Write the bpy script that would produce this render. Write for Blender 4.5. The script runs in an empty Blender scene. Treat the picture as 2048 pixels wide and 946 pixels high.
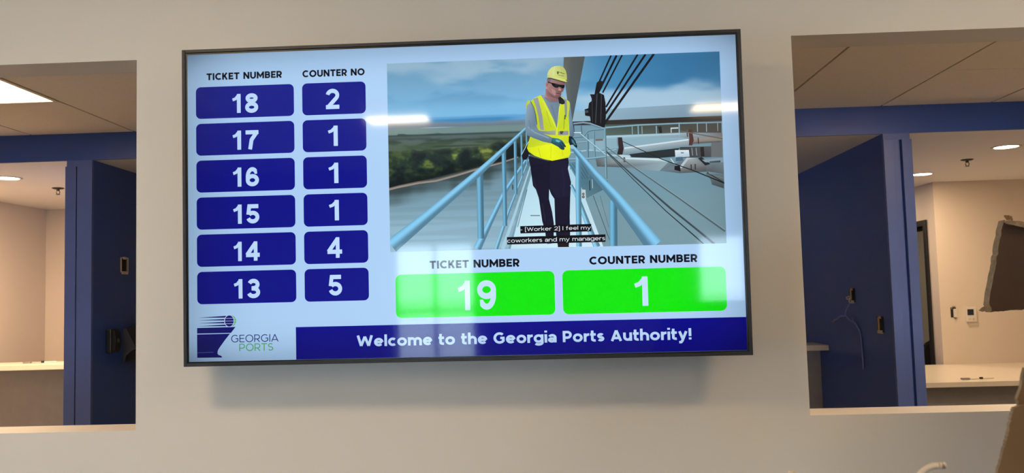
import bpy, bmesh, math, random
import numpy as np
from mathutils import Matrix, Vector

SC = bpy.context.scene
COL = SC.collection
PI = math.pi
random.seed(7)

# ------------------------------------------------------------------ camera, sky, exposure
cam = bpy.data.cameras.new('camera'); cam.sensor_width = 36.0; cam.lens = 30.603
cam.clip_start = 0.02
cam.dof.use_dof = True; cam.dof.focus_distance = 2.62; cam.dof.aperture_fstop = 9.0
camo = bpy.data.objects.new('camera', cam); COL.objects.link(camo)
camo.matrix_world = Matrix(((0.9989924, 0.0295377, 0.0337877, 0.23662), (0.0357490, -0.0686083, -0.9970030, -2.73083), (-0.0271311, 0.9972063, -0.0695951, 1.5), (0, 0, 0, 1)))
SC.camera = camo
vs = SC.view_settings
vs.view_transform = 'Standard'; vs.look = 'None'; vs.exposure = 0.0; vs.gamma = 1.0; vs.use_curve_mapping = False
SC.cycles.use_denoising = True
SC.cycles.max_bounces = 8
SC.cycles.sample_clamp_indirect = 6.0

world = bpy.data.worlds.new('sky'); SC.world = world; world.use_nodes = True
wn = world.node_tree; bgn = wn.nodes['Background']
bgn.inputs['Color'].default_value = (0.62, 0.81, 1.0, 1); bgn.inputs['Strength'].default_value = 13.5

L_LOBBY = 48.0        # radiance of the lobby troffers
L_SERVICE = 5.2      # radiance of the troffers behind the wall
P_DOWN = 10.5         # downlight power
WARM = (1.0, 0.76, 0.46)
WARM2 = (1.0, 0.68, 0.40)

# ------------------------------------------------------------------ helpers
def lin(c):
    return tuple((x / 255 / 12.92) if x / 255 <= .04045 else ((x / 255 + .055) / 1.055) ** 2.4 for x in c)

def mat(name, rgb, rough=.6, metal=0, spec=.5, bump=0, bscale=80, mottle=0, mscale=6, emit=None, estr=0, coat=0):
    m = bpy.data.materials.new(name); m.use_nodes = True
    nt = m.node_tree; b = nt.nodes['Principled BSDF']
    c = lin(rgb)
    b.inputs['Base Color'].default_value = (*c, 1); b.inputs['Roughness'].default_value = rough
    b.inputs['Metallic'].default_value = metal; b.inputs['Specular IOR Level'].default_value = spec
    b.inputs['Coat Weight'].default_value = coat
    if emit:
        b.inputs['Emission Color'].default_value = (*emit, 1); b.inputs['Emission Strength'].default_value = estr
    if bump or mottle:
        tc = nt.nodes.new('ShaderNodeTexCoord')
    if bump:
        n = nt.nodes.new('ShaderNodeTexNoise'); n.inputs['Scale'].default_value = bscale; n.inputs['Detail'].default_value = 4
        bp = nt.nodes.new('ShaderNodeBump'); bp.inputs['Strength'].default_value = bump; bp.inputs['Distance'].default_value = .002
        nt.links.new(tc.outputs['Object'], n.inputs['Vector']); nt.links.new(n.outputs['Fac'], bp.inputs['Height'])
        nt.links.new(bp.outputs['Normal'], b.inputs['Normal'])
    if mottle:
        n = nt.nodes.new('ShaderNodeTexNoise'); n.inputs['Scale'].default_value = mscale; n.inputs['Detail'].default_value = 6
        r = nt.nodes.new('ShaderNodeValToRGB')
        r.color_ramp.elements[0].position = .3; r.color_ramp.elements[1].position = .7
        r.color_ramp.elements[0].color = (*[x * (1 - mottle) for x in c], 1); r.color_ramp.elements[1].color = (*[min(1, x * (1 + mottle)) for x in c], 1)
        nt.links.new(tc.outputs['Object'], n.inputs['Vector']); nt.links.new(n.outputs['Fac'], r.inputs['Fac'])
        nt.links.new(r.outputs['Color'], b.inputs['Base Color'])
    return m

M = {}
M['wall'] = mat('lobby_wall_paint', (226, 216, 204), .55, bump=.06, bscale=220)
M['wall_room'] = mat('room_wall_paint', (226, 214, 200), .6, bump=.06, bscale=220)
M['wall_grey'] = mat('grey_wall_paint', (168, 172, 172), .6, bump=.06, bscale=220)
M['ceil'] = mat('ceiling_paint', (243, 240, 236), .8, bump=.05, bscale=150)
M['tile'] = mat('acoustic_tile', (245, 238, 228), .9, bump=.25, bscale=400, mottle=.03, mscale=60)
M['grid'] = mat('grid_seam_shade', (70, 64, 58), .6)  # tees match the tiles; the seam shadow is put into this dark colour
M['blue'] = mat('blue_paint', (48, 82, 160), .34, bump=.05, bscale=160)
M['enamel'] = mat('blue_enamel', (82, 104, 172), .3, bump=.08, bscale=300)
M['floor'] = mat('floor_tile', (66, 65, 64), .3, mottle=.06, mscale=4)
M['floor_bounce'] = mat('bounce_floor', (158, 152, 142), .4, mottle=.05, mscale=5)
M['black'] = mat('black_plastic', (22, 22, 24), .42)
M['bezel'] = mat('bezel_plastic', (33, 32, 33), .45, bump=.03, bscale=500)
M['lip'] = mat('screen_lip', (7, 7, 11), .3)
M['white'] = mat('white_plastic', (226, 222, 212), .4)
M['quartz'] = mat('pale_quartz', (232, 222, 204), .28, mottle=.03, mscale=30)
M['laminate'] = mat('grey_laminate', (158, 156, 156), .5, mottle=.05, mscale=14)
M['steel'] = mat('galvanised_steel', (165, 160, 150), .4, metal=.8)
M['dark'] = mat('hollow_shade', (38, 33, 26), .8)
M['wood'] = mat('stud_wood', (196, 168, 126), .8, mottle=.12, mscale=30)
M['plaster'] = mat('cut_drywall', (214, 200, 176), .9, bump=.4, bscale=300)
M['cable'] = mat('blue_cable', (122, 134, 198), .45)
M['plug'] = mat('clear_plug', (150, 155, 160), .25)
M['chrome'] = mat('sprinkler_metal', (74, 66, 58), .35, metal=.9)
M['smoke'] = mat('smoked_plastic', (78, 80, 92), .22)
M['doorblack'] = mat('black_door_frame', (20, 19, 20), .4)
M['chair'] = mat('black_mesh_fabric', (26, 24, 26), .8, bump=.3, bscale=500)
M['lcd'] = mat('thermostat_lcd', (44, 52, 66), .2)
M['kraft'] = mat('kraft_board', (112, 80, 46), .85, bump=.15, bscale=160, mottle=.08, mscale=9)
M['kraft_shaded'] = mat('kraft_board_shaded', (66, 42, 26), .9, bump=.15, bscale=160, mottle=.08, mscale=9)  # same board as kraft, with the backlit flap's shade in the colour
M['kraft_edge'] = mat('corrugated_edge', (128, 104, 78), .95, bump=.6, bscale=260, mottle=.25, mscale=70)
M['strap'] = mat('packing_strap', (205, 182, 156), .5)
M['diff_l'] = mat('lobby_diffuser', (240, 240, 235), .5, emit=WARM, estr=L_LOBBY)
M['diff_s'] = mat('service_diffuser', (240, 240, 235), .5, emit=(1, .74, .5), estr=L_SERVICE)
M['diff_r'] = mat('service_diffuser_right', (240, 240, 235), .5, emit=(1, .74, .5), estr=26.0)
M['lamp'] = mat('downlight_lens', (240, 240, 230), .5, emit=(1, .86, .62), estr=40)
M['glass'] = mat('window_glass', (255, 255, 255), .0)
g = M['glass'].node_tree.nodes['Principled BSDF']; g.inputs['Transmission Weight'].default_value = 1; g.inputs['IOR'].default_value = 1.05
M['mullion'] = mat('bronze_mullion', (46, 42, 40), .4, metal=.5)
M['wall_back'] = mat('lobby_back_paint', (150, 142, 134), .6)
M['ground'] = mat('outdoor_paving', (205, 205, 200), .9, mottle=.1)

def mesh_obj(name, bm, m, parent=None, smooth=False):
    me = bpy.data.meshes.new(name); bmesh.ops.recalc_face_normals(bm, faces=bm.faces[:]); bm.to_mesh(me); bm.free()
    for x in (m if isinstance(m, (list, tuple)) else [m]): me.materials.append(x)
    if smooth:
        for p in me.polygons: p.use_smooth = True
    o = bpy.data.objects.new(name, me); COL.objects.link(o)
    if parent: o.parent = parent
    return o

def add_box(bm, lo, hi, mi=0, bev=0):
    vs_ = [bm.verts.new((x, y, z)) for x in (lo[0], hi[0]) for y in (lo[1], hi[1]) for z in (lo[2], hi[2])]
    fs = [bm.faces.new([vs_[i] for i in f]) for f in ((0, 1, 3, 2), (4, 6, 7, 5), (0, 4, 5, 1), (2, 3, 7, 6), (0, 2, 6, 4), (1, 5, 7, 3))]
    for f in fs: f.material_index = mi
    if bev:
        bmesh.ops.bevel(bm, geom=list({e for f in fs for e in f.edges}), offset=bev, segments=2, affect='EDGES', profile=.6)
    return bm

def box(lo, hi, bev=0):
    return add_box(bmesh.new(), lo, hi, 0, bev)

def add_prism(bm, pts, vec, mi=0):
    """extrude a closed 3-D outline along vec"""
    a = [bm.verts.new(p) for p in pts]; b = [bm.verts.new(Vector(p) + Vector(vec)) for p in pts]
    n = len(a)
    fs = [bm.faces.new(a), bm.faces.new(b[::-1])] + [bm.faces.new((a[i], b[i], b[(i + 1) % n], a[(i + 1) % n])) for i in range(n)]
    for f in fs: f.material_index = mi
    return fs

def add_tube(bm, pts, rad, seg=10, cap=True):
    pts = [Vector(p) for p in pts]; rings = []
    if not isinstance(rad, (list, tuple)): rad = [rad] * len(pts)
    ref = Vector((0, 0, 1))
    for i, p in enumerate(pts):
        d = (pts[min(i + 1, len(pts) - 1)] - pts[max(i - 1, 0)]).normalized()
        if abs(d.dot(ref)) > .95: ref = Vector((1, 0, 0))
        u = d.cross(ref).normalized(); v = d.cross(u).normalized()
        rings.append([bm.verts.new(p + rad[i] * (math.cos(2 * PI * k / seg) * u + math.sin(2 * PI * k / seg) * v)) for k in range(seg)])
    for a, b in zip(rings, rings[1:]):
        for k in range(seg): bm.faces.new((a[k], a[(k + 1) % seg], b[(k + 1) % seg], b[k]))
    if cap: bm.faces.new(rings[0][::-1]); bm.faces.new(rings[-1])
    return bm

def add_lathe(bm, prof, c=(0, 0, 0), seg=28):
    rings = []
    for r, z in prof:
        rings.append([bm.verts.new((c[0] + r * math.cos(2 * PI * k / seg), c[1] + r * math.sin(2 * PI * k / seg), c[2] + z)) for k in range(seg)] if r > 1e-6 else [bm.verts.new((c[0], c[1], c[2] + z))])
    for a, b in zip(rings, rings[1:]):
        for k in range(seg):
            k2 = (k + 1) % seg
            q = [a[k % len(a)], a[k2 % len(a)], b[k2 % len(b)], b[k % len(b)]]
            q = list(dict.fromkeys(q))
            if len(q) > 2: bm.faces.new(q)
    return bm

def spline(pts, n=8):
    P = [Vector(p) for p in pts]; P = [P[0] * 2 - P[1]] + P + [P[-1] * 2 - P[-2]]; out = []
    for i in range(1, len(P) - 2):
        for k in range(n):
            t = k / n; a, b, c, d = P[i - 1:i + 3]
            out.append(.5 * ((2 * b) + (c - a) * t + (2 * a - 5 * b + 4 * c - d) * t * t + (3 * b - a - 3 * c + d) * t ** 3))
    out.append(P[-2]); return out

def struct(name, bm, m, parent=None):
    o = mesh_obj(name, bm, m, parent)
    if not parent: o['kind'] = 'structure'
    return o

def tag(o, label, cat, group=None):
    o['label'] = label; o['category'] = cat
    if group: o['group'] = group
    return o

def thing(name, label, cat, loc=(0, 0, 0), group=None):
    o = bpy.data.objects.new(name, None); COL.objects.link(o); o.location = loc; o.empty_display_size = .1
    return tag(o, label, cat, group)

# ------------------------------------------------------------------ the setting
XL, XR, YB = -5.6, 5.6, -10.5           # lobby
HL = 3.05                               # lobby ceiling
OL, OR, ZT, ZS, TH = -1.057, 1.043, 2.300, 1.114, 0.153   # the two openings in the front wall
CZ, BY, LZ = 2.516, 2.174, 2.358        # service-strip ceiling, blue header plane, low ceiling of the rooms behind
PLX, PRX = -2.345, 2.162                # faces of the two blue partitions
FY = 4.555                              # far wall

bm = bmesh.new()                        # front wall with a wide opening either side of the display
OW = 2.2
for lo, hi in (((XL, 0, 0), (XR, TH, ZS)), ((XL, 0, ZT), (XR, TH, HL)), ((XL, 0, ZS), (OL - OW, TH, ZT)), ((OL, 0, ZS), (OR, TH, ZT)), ((OR + OW, 0, ZS), (XR, TH, ZT))):
    add_box(bm, lo, hi)
struct('wall_front', bm, M['wall'])
struct('floor', box((-7, YB - .15, -.1), (7, 7.2, 0)), M['floor'])
struct('floor_bounce', box((XL, TH, 0), (XR, 7.0, .004)), M['floor_bounce'])  # pale unseen slab added to bounce light up to the service ceiling
struct('ceiling', box((XL, YB, HL), (XR, 0, HL + .1)), M['ceil'])
LW0, LW1 = -5.0, -2.2
bm = bmesh.new()
for lo, hi in (((XL - .12, YB, 0), (XL, LW0, HL)), ((XL - .12, LW1, 0), (XL, FY + .12, HL)), ((XL - .12, LW0, 2.1), (XL, LW1, HL)), ((XL - .12, LW0, 0), (XL, LW1, .12))):
    add_box(bm, lo, hi)
struct('wall_left', bm, M['wall'])
struct('wall_right', box((XR, YB, 0), (XR + .12, 7.1, HL)), M['wall'])
# back wall of the lobby: storefront glazing that shows in the display's gloss
wins = [(-2.25, -1.02), (2.25, 3.65), (4.0, 5.3)]
WT = 1.95
bm = bmesh.new(); x = XL
for a, b in wins:
    add_box(bm, (x, YB - .12, 0), (a, YB, HL)); add_box(bm, (a, YB - .12, WT), (b, YB, HL)); x = b
add_box(bm, (x, YB - .12, 0), (XR, YB, HL)); struct('wall_back', bm, M['wall_back'])
for i, (a, b) in enumerate(wins):
    bm = bmesh.new(); c = (a + b) / 2
    for lo, hi in (((a, YB - .1, 0), (a + .05, YB - .03, WT)), ((b - .05, YB - .1, 0), (b, YB - .03, WT)), ((c - .025, YB - .1, 0), (c + .025, YB - .03, WT)), ((a, YB - .1, WT - .05), (b, YB - .03, WT)), ((a, YB - .1, 0), (b, YB - .03, .1)), ((a, YB - .1, .9), (b, YB - .03, .95))):
        add_box(bm, lo, hi)
    w = struct('window_%d' % (i + 1), bm, M['mullion'])
    mesh_obj('window_pane', box((a + .05, YB - .07, .1), (b - .05, YB - .062, WT - .05)), M['glass'], w)
bm = bmesh.new()
for k in range(5):
    y = LW0 + (LW1 - LW0 - .05) * k / 4; add_box(bm, (XL - .1, y, .12), (XL - .03, y + .05, 2.1))
add_box(bm, (XL - .1, LW0, .12), (XL - .03, LW1, .17)); add_box(bm, (XL - .1, LW0, 2.05), (XL - .03, LW1, 2.1))
w = struct('window_5', bm, M['mullion']); mesh_obj('window_pane', box((XL - .07, LW0 + .05, .17), (XL - .062, LW1 - .05, 2.05)), M['glass'], w)
struct('floor_outdoor', box((-20, -40, -.2), (20, YB - .16, -.1)), M['ground'])

# service strip: lay-in tile ceiling, blue header, blue partitions and end posts
bm = bmesh.new(); gx, gy = .6096, 1.2192; g0, y0 = 1.557, 1.405
add_box(bm, (XL, TH, CZ + .012), (XR, BY, CZ + .05), 1)
ys = [TH, y0 - gy, y0, BY]
for k in range(-12, 7):
    xa, xb = g0 + k * gx, g0 + (k + 1) * gx
    if xa < XL or xb > XR: continue
    for j, (ya, yb) in enumerate(zip(ys, ys[1:])):
        if k == -7 and j == 1: continue
        if k == 1 and j == 1: ya = y0 - gx
        add_box(bm, (xa + .006, ya + .0015, CZ), (xb - .006, yb - .0015, CZ + .014))
struct('ceiling_service', bm, [M['tile'], M['grid']])
struct('trim_1', box((XL, BY, LZ), (XR, BY + .014, HL)), M['blue'])                       # header
bm = box((XL, BY + .014, LZ), (XR, 7.2, LZ + .1)); struct('ceiling_rooms', bm, M['ceil'])
def partition(n, face, back, sgn, ye):
    struct('wall_partition_' + n, box((min(face, back), BY + .012, 0), (max(face, back), ye, LZ)), M['blue'])
partition('left', PLX, -2.498, 1, FY); partition('right', PRX, 2.318, -1, 7.0)
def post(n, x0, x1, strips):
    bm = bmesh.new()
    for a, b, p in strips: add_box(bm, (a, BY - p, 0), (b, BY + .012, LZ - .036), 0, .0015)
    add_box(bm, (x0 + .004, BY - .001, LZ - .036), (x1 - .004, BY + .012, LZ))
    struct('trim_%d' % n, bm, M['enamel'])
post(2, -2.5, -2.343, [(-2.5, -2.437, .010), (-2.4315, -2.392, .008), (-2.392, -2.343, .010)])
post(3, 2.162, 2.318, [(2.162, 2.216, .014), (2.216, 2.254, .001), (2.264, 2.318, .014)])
# rooms behind
struct('wall_far', box((XL, FY, 0), (PRX, FY + .12, LZ)), M['wall_room'])
struct('wall_far_right', box((3.488, FY, 0), (XR, FY + .12, LZ)), M['wall_room'])
struct('wall_side_left', box((-4.12, BY + .014, 0), (-4.0, FY, LZ)), M['wall_room'])
DY0, DY1, DH = 4.755, 5.66, 2.008
bm = bmesh.new()
add_box(bm, (3.488, FY + .12, 0), (3.6, DY0, LZ)); add_box(bm, (3.488, DY1, 0), (3.6, 7.0, LZ)); add_box(bm, (3.488, DY0, DH), (3.6, DY1, LZ))
struct('wall_return', bm, M['wall_room'])
struct('wall_end', box((2.318, 7.0, 0), (XR, 7.1, LZ)), M['wall_grey'])
bm = bmesh.new(); w = .05
for lo, hi in (((3.470, DY0 - w, 0), (3.618, DY0, DH + w)), ((3.470, DY1, 0), (3.618, DY1 + w, DH + w)), ((3.470, DY0, DH), (3.618, DY1, DH + w))):
    add_box(bm, lo, hi, 0, .003)
add_box(bm, (3.53, DY0, 0), (3.56, DY0 + .015, DH)); add_box(bm, (3.53, DY0, DH - .03), (3.56, DY1, DH))
struct('door_1', bm, M['doorblack'])

# ------------------------------------------------------------------ lights in the place
def troffer(name, label, x0, x1, y0, y1, z, dm, group=None):
    t = thing(name, label, 'ceiling light', ((x0 + x1) / 2, (y0 + y1) / 2, z), group)
    hx, hy = (x1 - x0) / 2, (y1 - y0) / 2; f = .02
    bm = bmesh.new()
    for lo, hi in (((-hx, -hy, -.004), (-hx + f, hy, .03)), ((hx - f, -hy, -.004), (hx, hy, .03)), ((-hx + f, -hy, -.004), (hx - f, -hy + f, .03)), ((-hx + f, hy - f, -.004), (hx - f, hy, .03))):
        add_box(bm, lo, hi)
    mesh_obj('frame', bm, M['white'], t)
    mesh_obj('diffuser', box((-hx + f, -hy + f, .001), (hx - f, hy - f, .012)), dm, t)
    return t
for yy, yn, xs in ((-1.95, 'front', ((-1.25, 'left'), (2.3, 'right'))), (-3.95, 'middle', ((-2.9, 'left'), (3.5, 'right'))), (-5.99, 'back', ((-1.275, 'left'), (1.87, 'right'), (4.95, 'far right')))):
    for xx, xn in xs:
        troffer('ceiling_light', 'square lobby ceiling light in the %s row, %s of the row' % (yn, xn), xx - .315, xx + .315, yy - .21, yy + .21, HL - .013, M['diff_l'], 'lobby ceiling lights')
xa = g0 - 7 * gx
troffer('ceiling_light', 'lit flat panel set into the tile ceiling seen through the left opening', xa + .004, xa + gx - .004, y0 - gy + .004, y0 - .004, CZ + .001, M['diff_s'])
xa = g0 + gx
troffer('ceiling_light', 'square flat panel in the tile ceiling just above the right opening', xa + .004, xa + gx - .004, y0 - gy + .004, y0 - gx - .004, CZ + .001, M['diff_r'])
def downlight(x, y, label, p=P_DOWN):
    t = thing('downlight', label, 'ceiling light', (x, y, LZ), 'round recessed downlights')
    mesh_obj('trim_ring', add_lathe(bmesh.new(), [(.088, 0), (.088, -.003), (.07, -.005), (.068, 0)]), M['white'], t, True)
    mesh_obj('lens', add_lathe(bmesh.new(), [(0, -.002), (.069, -.002), (.069, 0), (0, 0)]), M['lamp'], t)
    l = bpy.data.lights.new('downlight_lamp', 'AREA'); l.shape = 'DISK'; l.size = .13; l.energy = p; l.color = WARM2
    o = bpy.data.objects.new('downlight_lamp', l); COL.objects.link(o); o.parent = t; o.location = (0, 0, -.008)
    return t
downlight(3.165, 2.785, 'round downlight glowing in the right room ceiling, right of the sprinkler')
downlight(3.169, 4.01, 'round downlight beside the blue post, deeper in the right room')
downlight(-3.203, 2.742, 'round downlight glowing in the left room ceiling', 56)
downlight(2.85, 5.35, 'unseen downlight added behind the right blue post to light the passage wall', 12)  # added lamp, never in view: brightens the return wall by the door
downlight(4.6, 5.9, 'unseen downlight added to light the room behind the black door frame', 5)  # added lamp, never in view: fill for the wall beyond the doorway

# ------------------------------------------------------------------ television
TVM = Matrix(((0.9999171, 0.0125524, 0.0028585, 0), (-0.0124945, 0.9997331, -0.0194336, -.165), (-0.0031017, 0.0193963, 0.9998071, 1.79464), (0, 0, 0, 1)))
tv = thing('television', 'large black-framed television on the pale wall showing ticket and counter numbers', 'television')
tv.matrix_world = TVM
HW, HH = .825, .464
bm = bmesh.new(); o_ = .0152; i_ = .0052
for lo, hi in (((-HW - o_, -.005, -HH - .014), (-HW - i_, .03, HH + o_)), ((HW + i_, -.005, -HH - .014), (HW + o_, .03, HH + o_)), ((-HW - i_, -.005, HH + i_), (HW + i_, .03, HH + o_)), ((-HW - i_, -.005, -HH - .014), (HW + i_, .03, -HH - .004))):
    add_box(bm, lo, hi, 0, .0012)
mesh_obj('bezel', bm, M['bezel'], tv)
bm = bmesh.new()
for lo, hi in (((-HW - i_, -.0015, -HH - .004), (-HW, .02, HH + i_)), ((HW, -.0015, -HH - .004), (HW + i_, .02, HH + i_)), ((-HW, -.0015, HH), (HW, .02, HH + i_)), ((-HW, -.0015, -HH - .004), (HW, .02, -HH))):
    add_box(bm, lo, hi)
mesh_obj('inner_lip', bm, M['lip'], tv)
bm = bmesh.new(); add_box(bm, (-HW - .012, .0305, -HH - .010), (HW + .012, .052, HH + .012), 0, .004); add_box(bm, (-.55, .052, -.38), (.55, .082, .30), 0, .012)
mesh_obj('rear_housing', bm, M['black'], tv)
bm = bmesh.new()
for x in (-.3, .3): add_box(bm, (x - .02, .082, -.25), (x + .02, .105, .22))
add_box(bm, (-.42, .105, .02), (.42, .125, .12)); add_box(bm, (-.42, .105, -.2), (.42, .125, -.1))
for x in (-.3, .3): add_box(bm, (x - .03, .12, -.22), (x + .03, .162, .16))
mesh_obj('wall_mount', bm, M['steel'], tv)

sm = bpy.data.materials.new('lit_screen'); sm.use_nodes = True
nt = sm.node_tree; b = nt.nodes['Principled BSDF']; at = nt.nodes.new('ShaderNodeAttribute'); at.attribute_name = 'pixel'
b.inputs['Base Color'].default_value = (.004, .004, .005, 1); b.inputs['Roughness'].default_value = .05; b.inputs['IOR'].default_value = 1.46
nt.links.new(at.outputs['Color'], b.inputs['Emission Color']); b.inputs['Emission Strength'].default_value = 1.0

def glow(x, z):
    """the panel's own backlight: weaker along the rim (mm)"""
    ex = min(max((825 - abs(x)) / 230, 0), 1); ez = min(max((464 - abs(z)) / 120, 0), 1)
    k = 1 - .30 * (1 - ex) ** 2 - .32 * (1 - ez) ** 2
    return k - (.10 * min(max((-x - 250) / 575, 0), 1))

class Art:
    """flat coloured shapes shown on the panel, mm from its centre"""
    def __init__(s): s.v = []; s.f = []; s.c = []; s.k = 0; s.y = 0.0; s.clip = None
    def poly(s, pts, col, lift=True):
        cols = [tuple(c) for c in col] if isinstance(col[0], (list, tuple)) else [tuple(col)] * len(pts)
        if len(cols) < len(pts): cols += [cols[-1]] * (len(pts) - len(cols))
        q = [(*p[:2], *c) for p, c in zip(pts, cols)]
        if s.clip:
            x0, x1, z0, z1 = s.clip
            for ax, lim, sg in ((0, x0, 1), (0, x1, -1), (1, z0, 1), (1, z1, -1)):
                out = []
                for i in range(len(q)):
                    a, b_ = q[i - 1], q[i]; da, db = (a[ax] - lim) * sg, (b_[ax] - lim) * sg
                    if (da < 0) != (db < 0):
                        t = da / (da - db); out.append(tuple(u + (w - u) * t for u, w in zip(a, b_)))
                    if db >= 0: out.append(b_)
                q = out
                if len(q) < 3: return
        n = len(s.v); s.v += [(p[0] / 1000, s.y, p[1] / 1000) for p in q]; s.f.append(list(range(n, n + len(q))))
        for p in q:
            k = glow(p[0], p[1]); s.c.append((*[c * k for c in lin(p[2:5])], 1))
        if lift: s.y -= 4e-6
    def line(s, pts, w, col, lift=True):
        w = list(w) if isinstance(w, (list, tuple)) else [w] * len(pts)
        keep = [i for i in range(len(pts)) if i == 0 or (Vector(pts[i][:2]) - Vector(pts[i - 1][:2])).length > 1e-6]
        P = [Vector(pts[i][:2]) for i in keep]; w = [w[i] for i in keep]; n = len(P); L = []; R_ = []
        closed = (P[0] - P[-1]).length < 1e-6 and n > 2
        for i in range(n):
            if closed: d0 = (P[i] - P[i - 1 if i else n - 2]).normalized(); d1 = (P[(i + 1) if i < n - 1 else 1] - P[i]).normalized()
            else: d0 = (P[i] - P[i - 1]).normalized() if i else (P[1] - P[0]).normalized(); d1 = (P[i + 1] - P[i]).normalized() if i < n - 1 else d0
            t = (d0 + d1); t = t.normalized() if t.length > 1e-6 else d1
            nn = Vector((-t.y, t.x)); m = 1 / max(.45, abs(nn.dot(Vector((-d1.y, d1.x)))))
            L.append(P[i] + nn * w[i] / 2 * m); R_.append(P[i] - nn * w[i] / 2 * m)
        for i in range(n - 1): s.poly([L[i], L[i + 1], R_[i + 1], R_[i]], col, False)
        if lift: s.y -= 4e-6
    def bar(s, pts, w, col):
        # a round bar: strips across its width, lit from upper left
        n = 8; P = [Vector(p) for p in pts]; w = w if isinstance(w, (list, tuple)) else [w] * len(P)
        N = []
        for i in range(len(P)):
            d = (P[min(i + 1, len(P) - 1)] - P[max(i - 1, 0)]).normalized(); q = Vector((-d.y, d.x))
            if q.x * -.45 + q.y * .9 < 0: q = -q
            N.append(q)
        def c(k): f = -1 + 2 * k / n; g_ = .76 + .46 * max(0, 1 - (f - .42) ** 2 * 1.5) ** 1.2; return tuple(min(250, x * g_) for x in col)
        for i in range(len(P) - 1):
            for k in range(n):
                a0, a1 = -.5 + k / n, -.5 + (k + 1) / n
                s.poly([P[i] + N[i] * w[i] * a0, P[i + 1] + N[i + 1] * w[i + 1] * a0, P[i + 1] + N[i + 1] * w[i + 1] * a1, P[i] + N[i] * w[i] * a1], [c(k), c(k), c(k + 1), c(k + 1)], False)
        s.y -= 4e-6
    def ell(s, x, z, rx, rz, col): s.poly([(x + rx * math.cos(2 * PI * k / 40), z + rz * math.sin(2 * PI * k / 40)) for k in range(40)], col)
    def grid(s, x0, x1, z0, z1, nu, nv, cols):
        n = len(s.v)
        for j in range(nv):
            for i in range(nu):
                x = x0 + (x1 - x0) * i / (nu - 1); z = z1 + (z0 - z1) * j / (nv - 1); k = glow(x, z)
                s.v.append((x / 1000, s.y, z / 1000)); s.c.append((*[c * k for c in lin(cols[j][i])], 1))
        s.f += [[n + j * nu + i, n + j * nu + i + 1, n + (j + 1) * nu + i + 1, n + (j + 1) * nu + i] for j in range(nv - 1) for i in range(nu - 1)]
        s.y -= 2e-5
    def rrect(s, x0, x1, z0, z1, r, col):
        # fan of strips so that the backlight falloff follows across the tile
        n = 12; pts = []
        for cx, cz, a in ((x1 - r, z1 - r, 0), (x0 + r, z1 - r, 90), (x0 + r, z0 + r, 180), (x1 - r, z0 + r, 270)):
            pts += [(cx + r * math.cos(math.radians(a + 90 * k / 6)), cz + r * math.sin(math.radians(a + 90 * k / 6))) for k in range(7)]
        full = s.clip
        for i in range(n):
            a, b_ = x0 + (x1 - x0) * i / n, x0 + (x1 - x0) * (i + 1) / n
            s.clip = (a, b_, z0 - 1, z1 + 1); s.poly(pts, col, False)
        s.clip = full; s.y -= 4e-6
    def shapes(s, data):
        for d in data:
            if d[0] == 'p': s.poly(d[1], d[2])
            elif d[0] == 'l': s.line(d[1], d[2], d[3])
            elif d[0] == 't': s.bar(d[1], d[2], d[3])
            else: s.ell(d[1][0], d[1][1], d[2], d[3], d[4])
    def build(s, name, parent, label=None):
        me = bpy.data.meshes.new(name); me.from_pydata(s.v, [], s.f)
        a = me.color_attributes.new('pixel', 'FLOAT_COLOR', 'POINT')
        a.data.foreach_set('color', np.array(s.c, dtype=np.float32).ravel())
        me.materials.append(sm); o = bpy.data.objects.new(name, me); COL.objects.link(o); o.parent = parent
        if label: o['label'] = label
        return o

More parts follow.
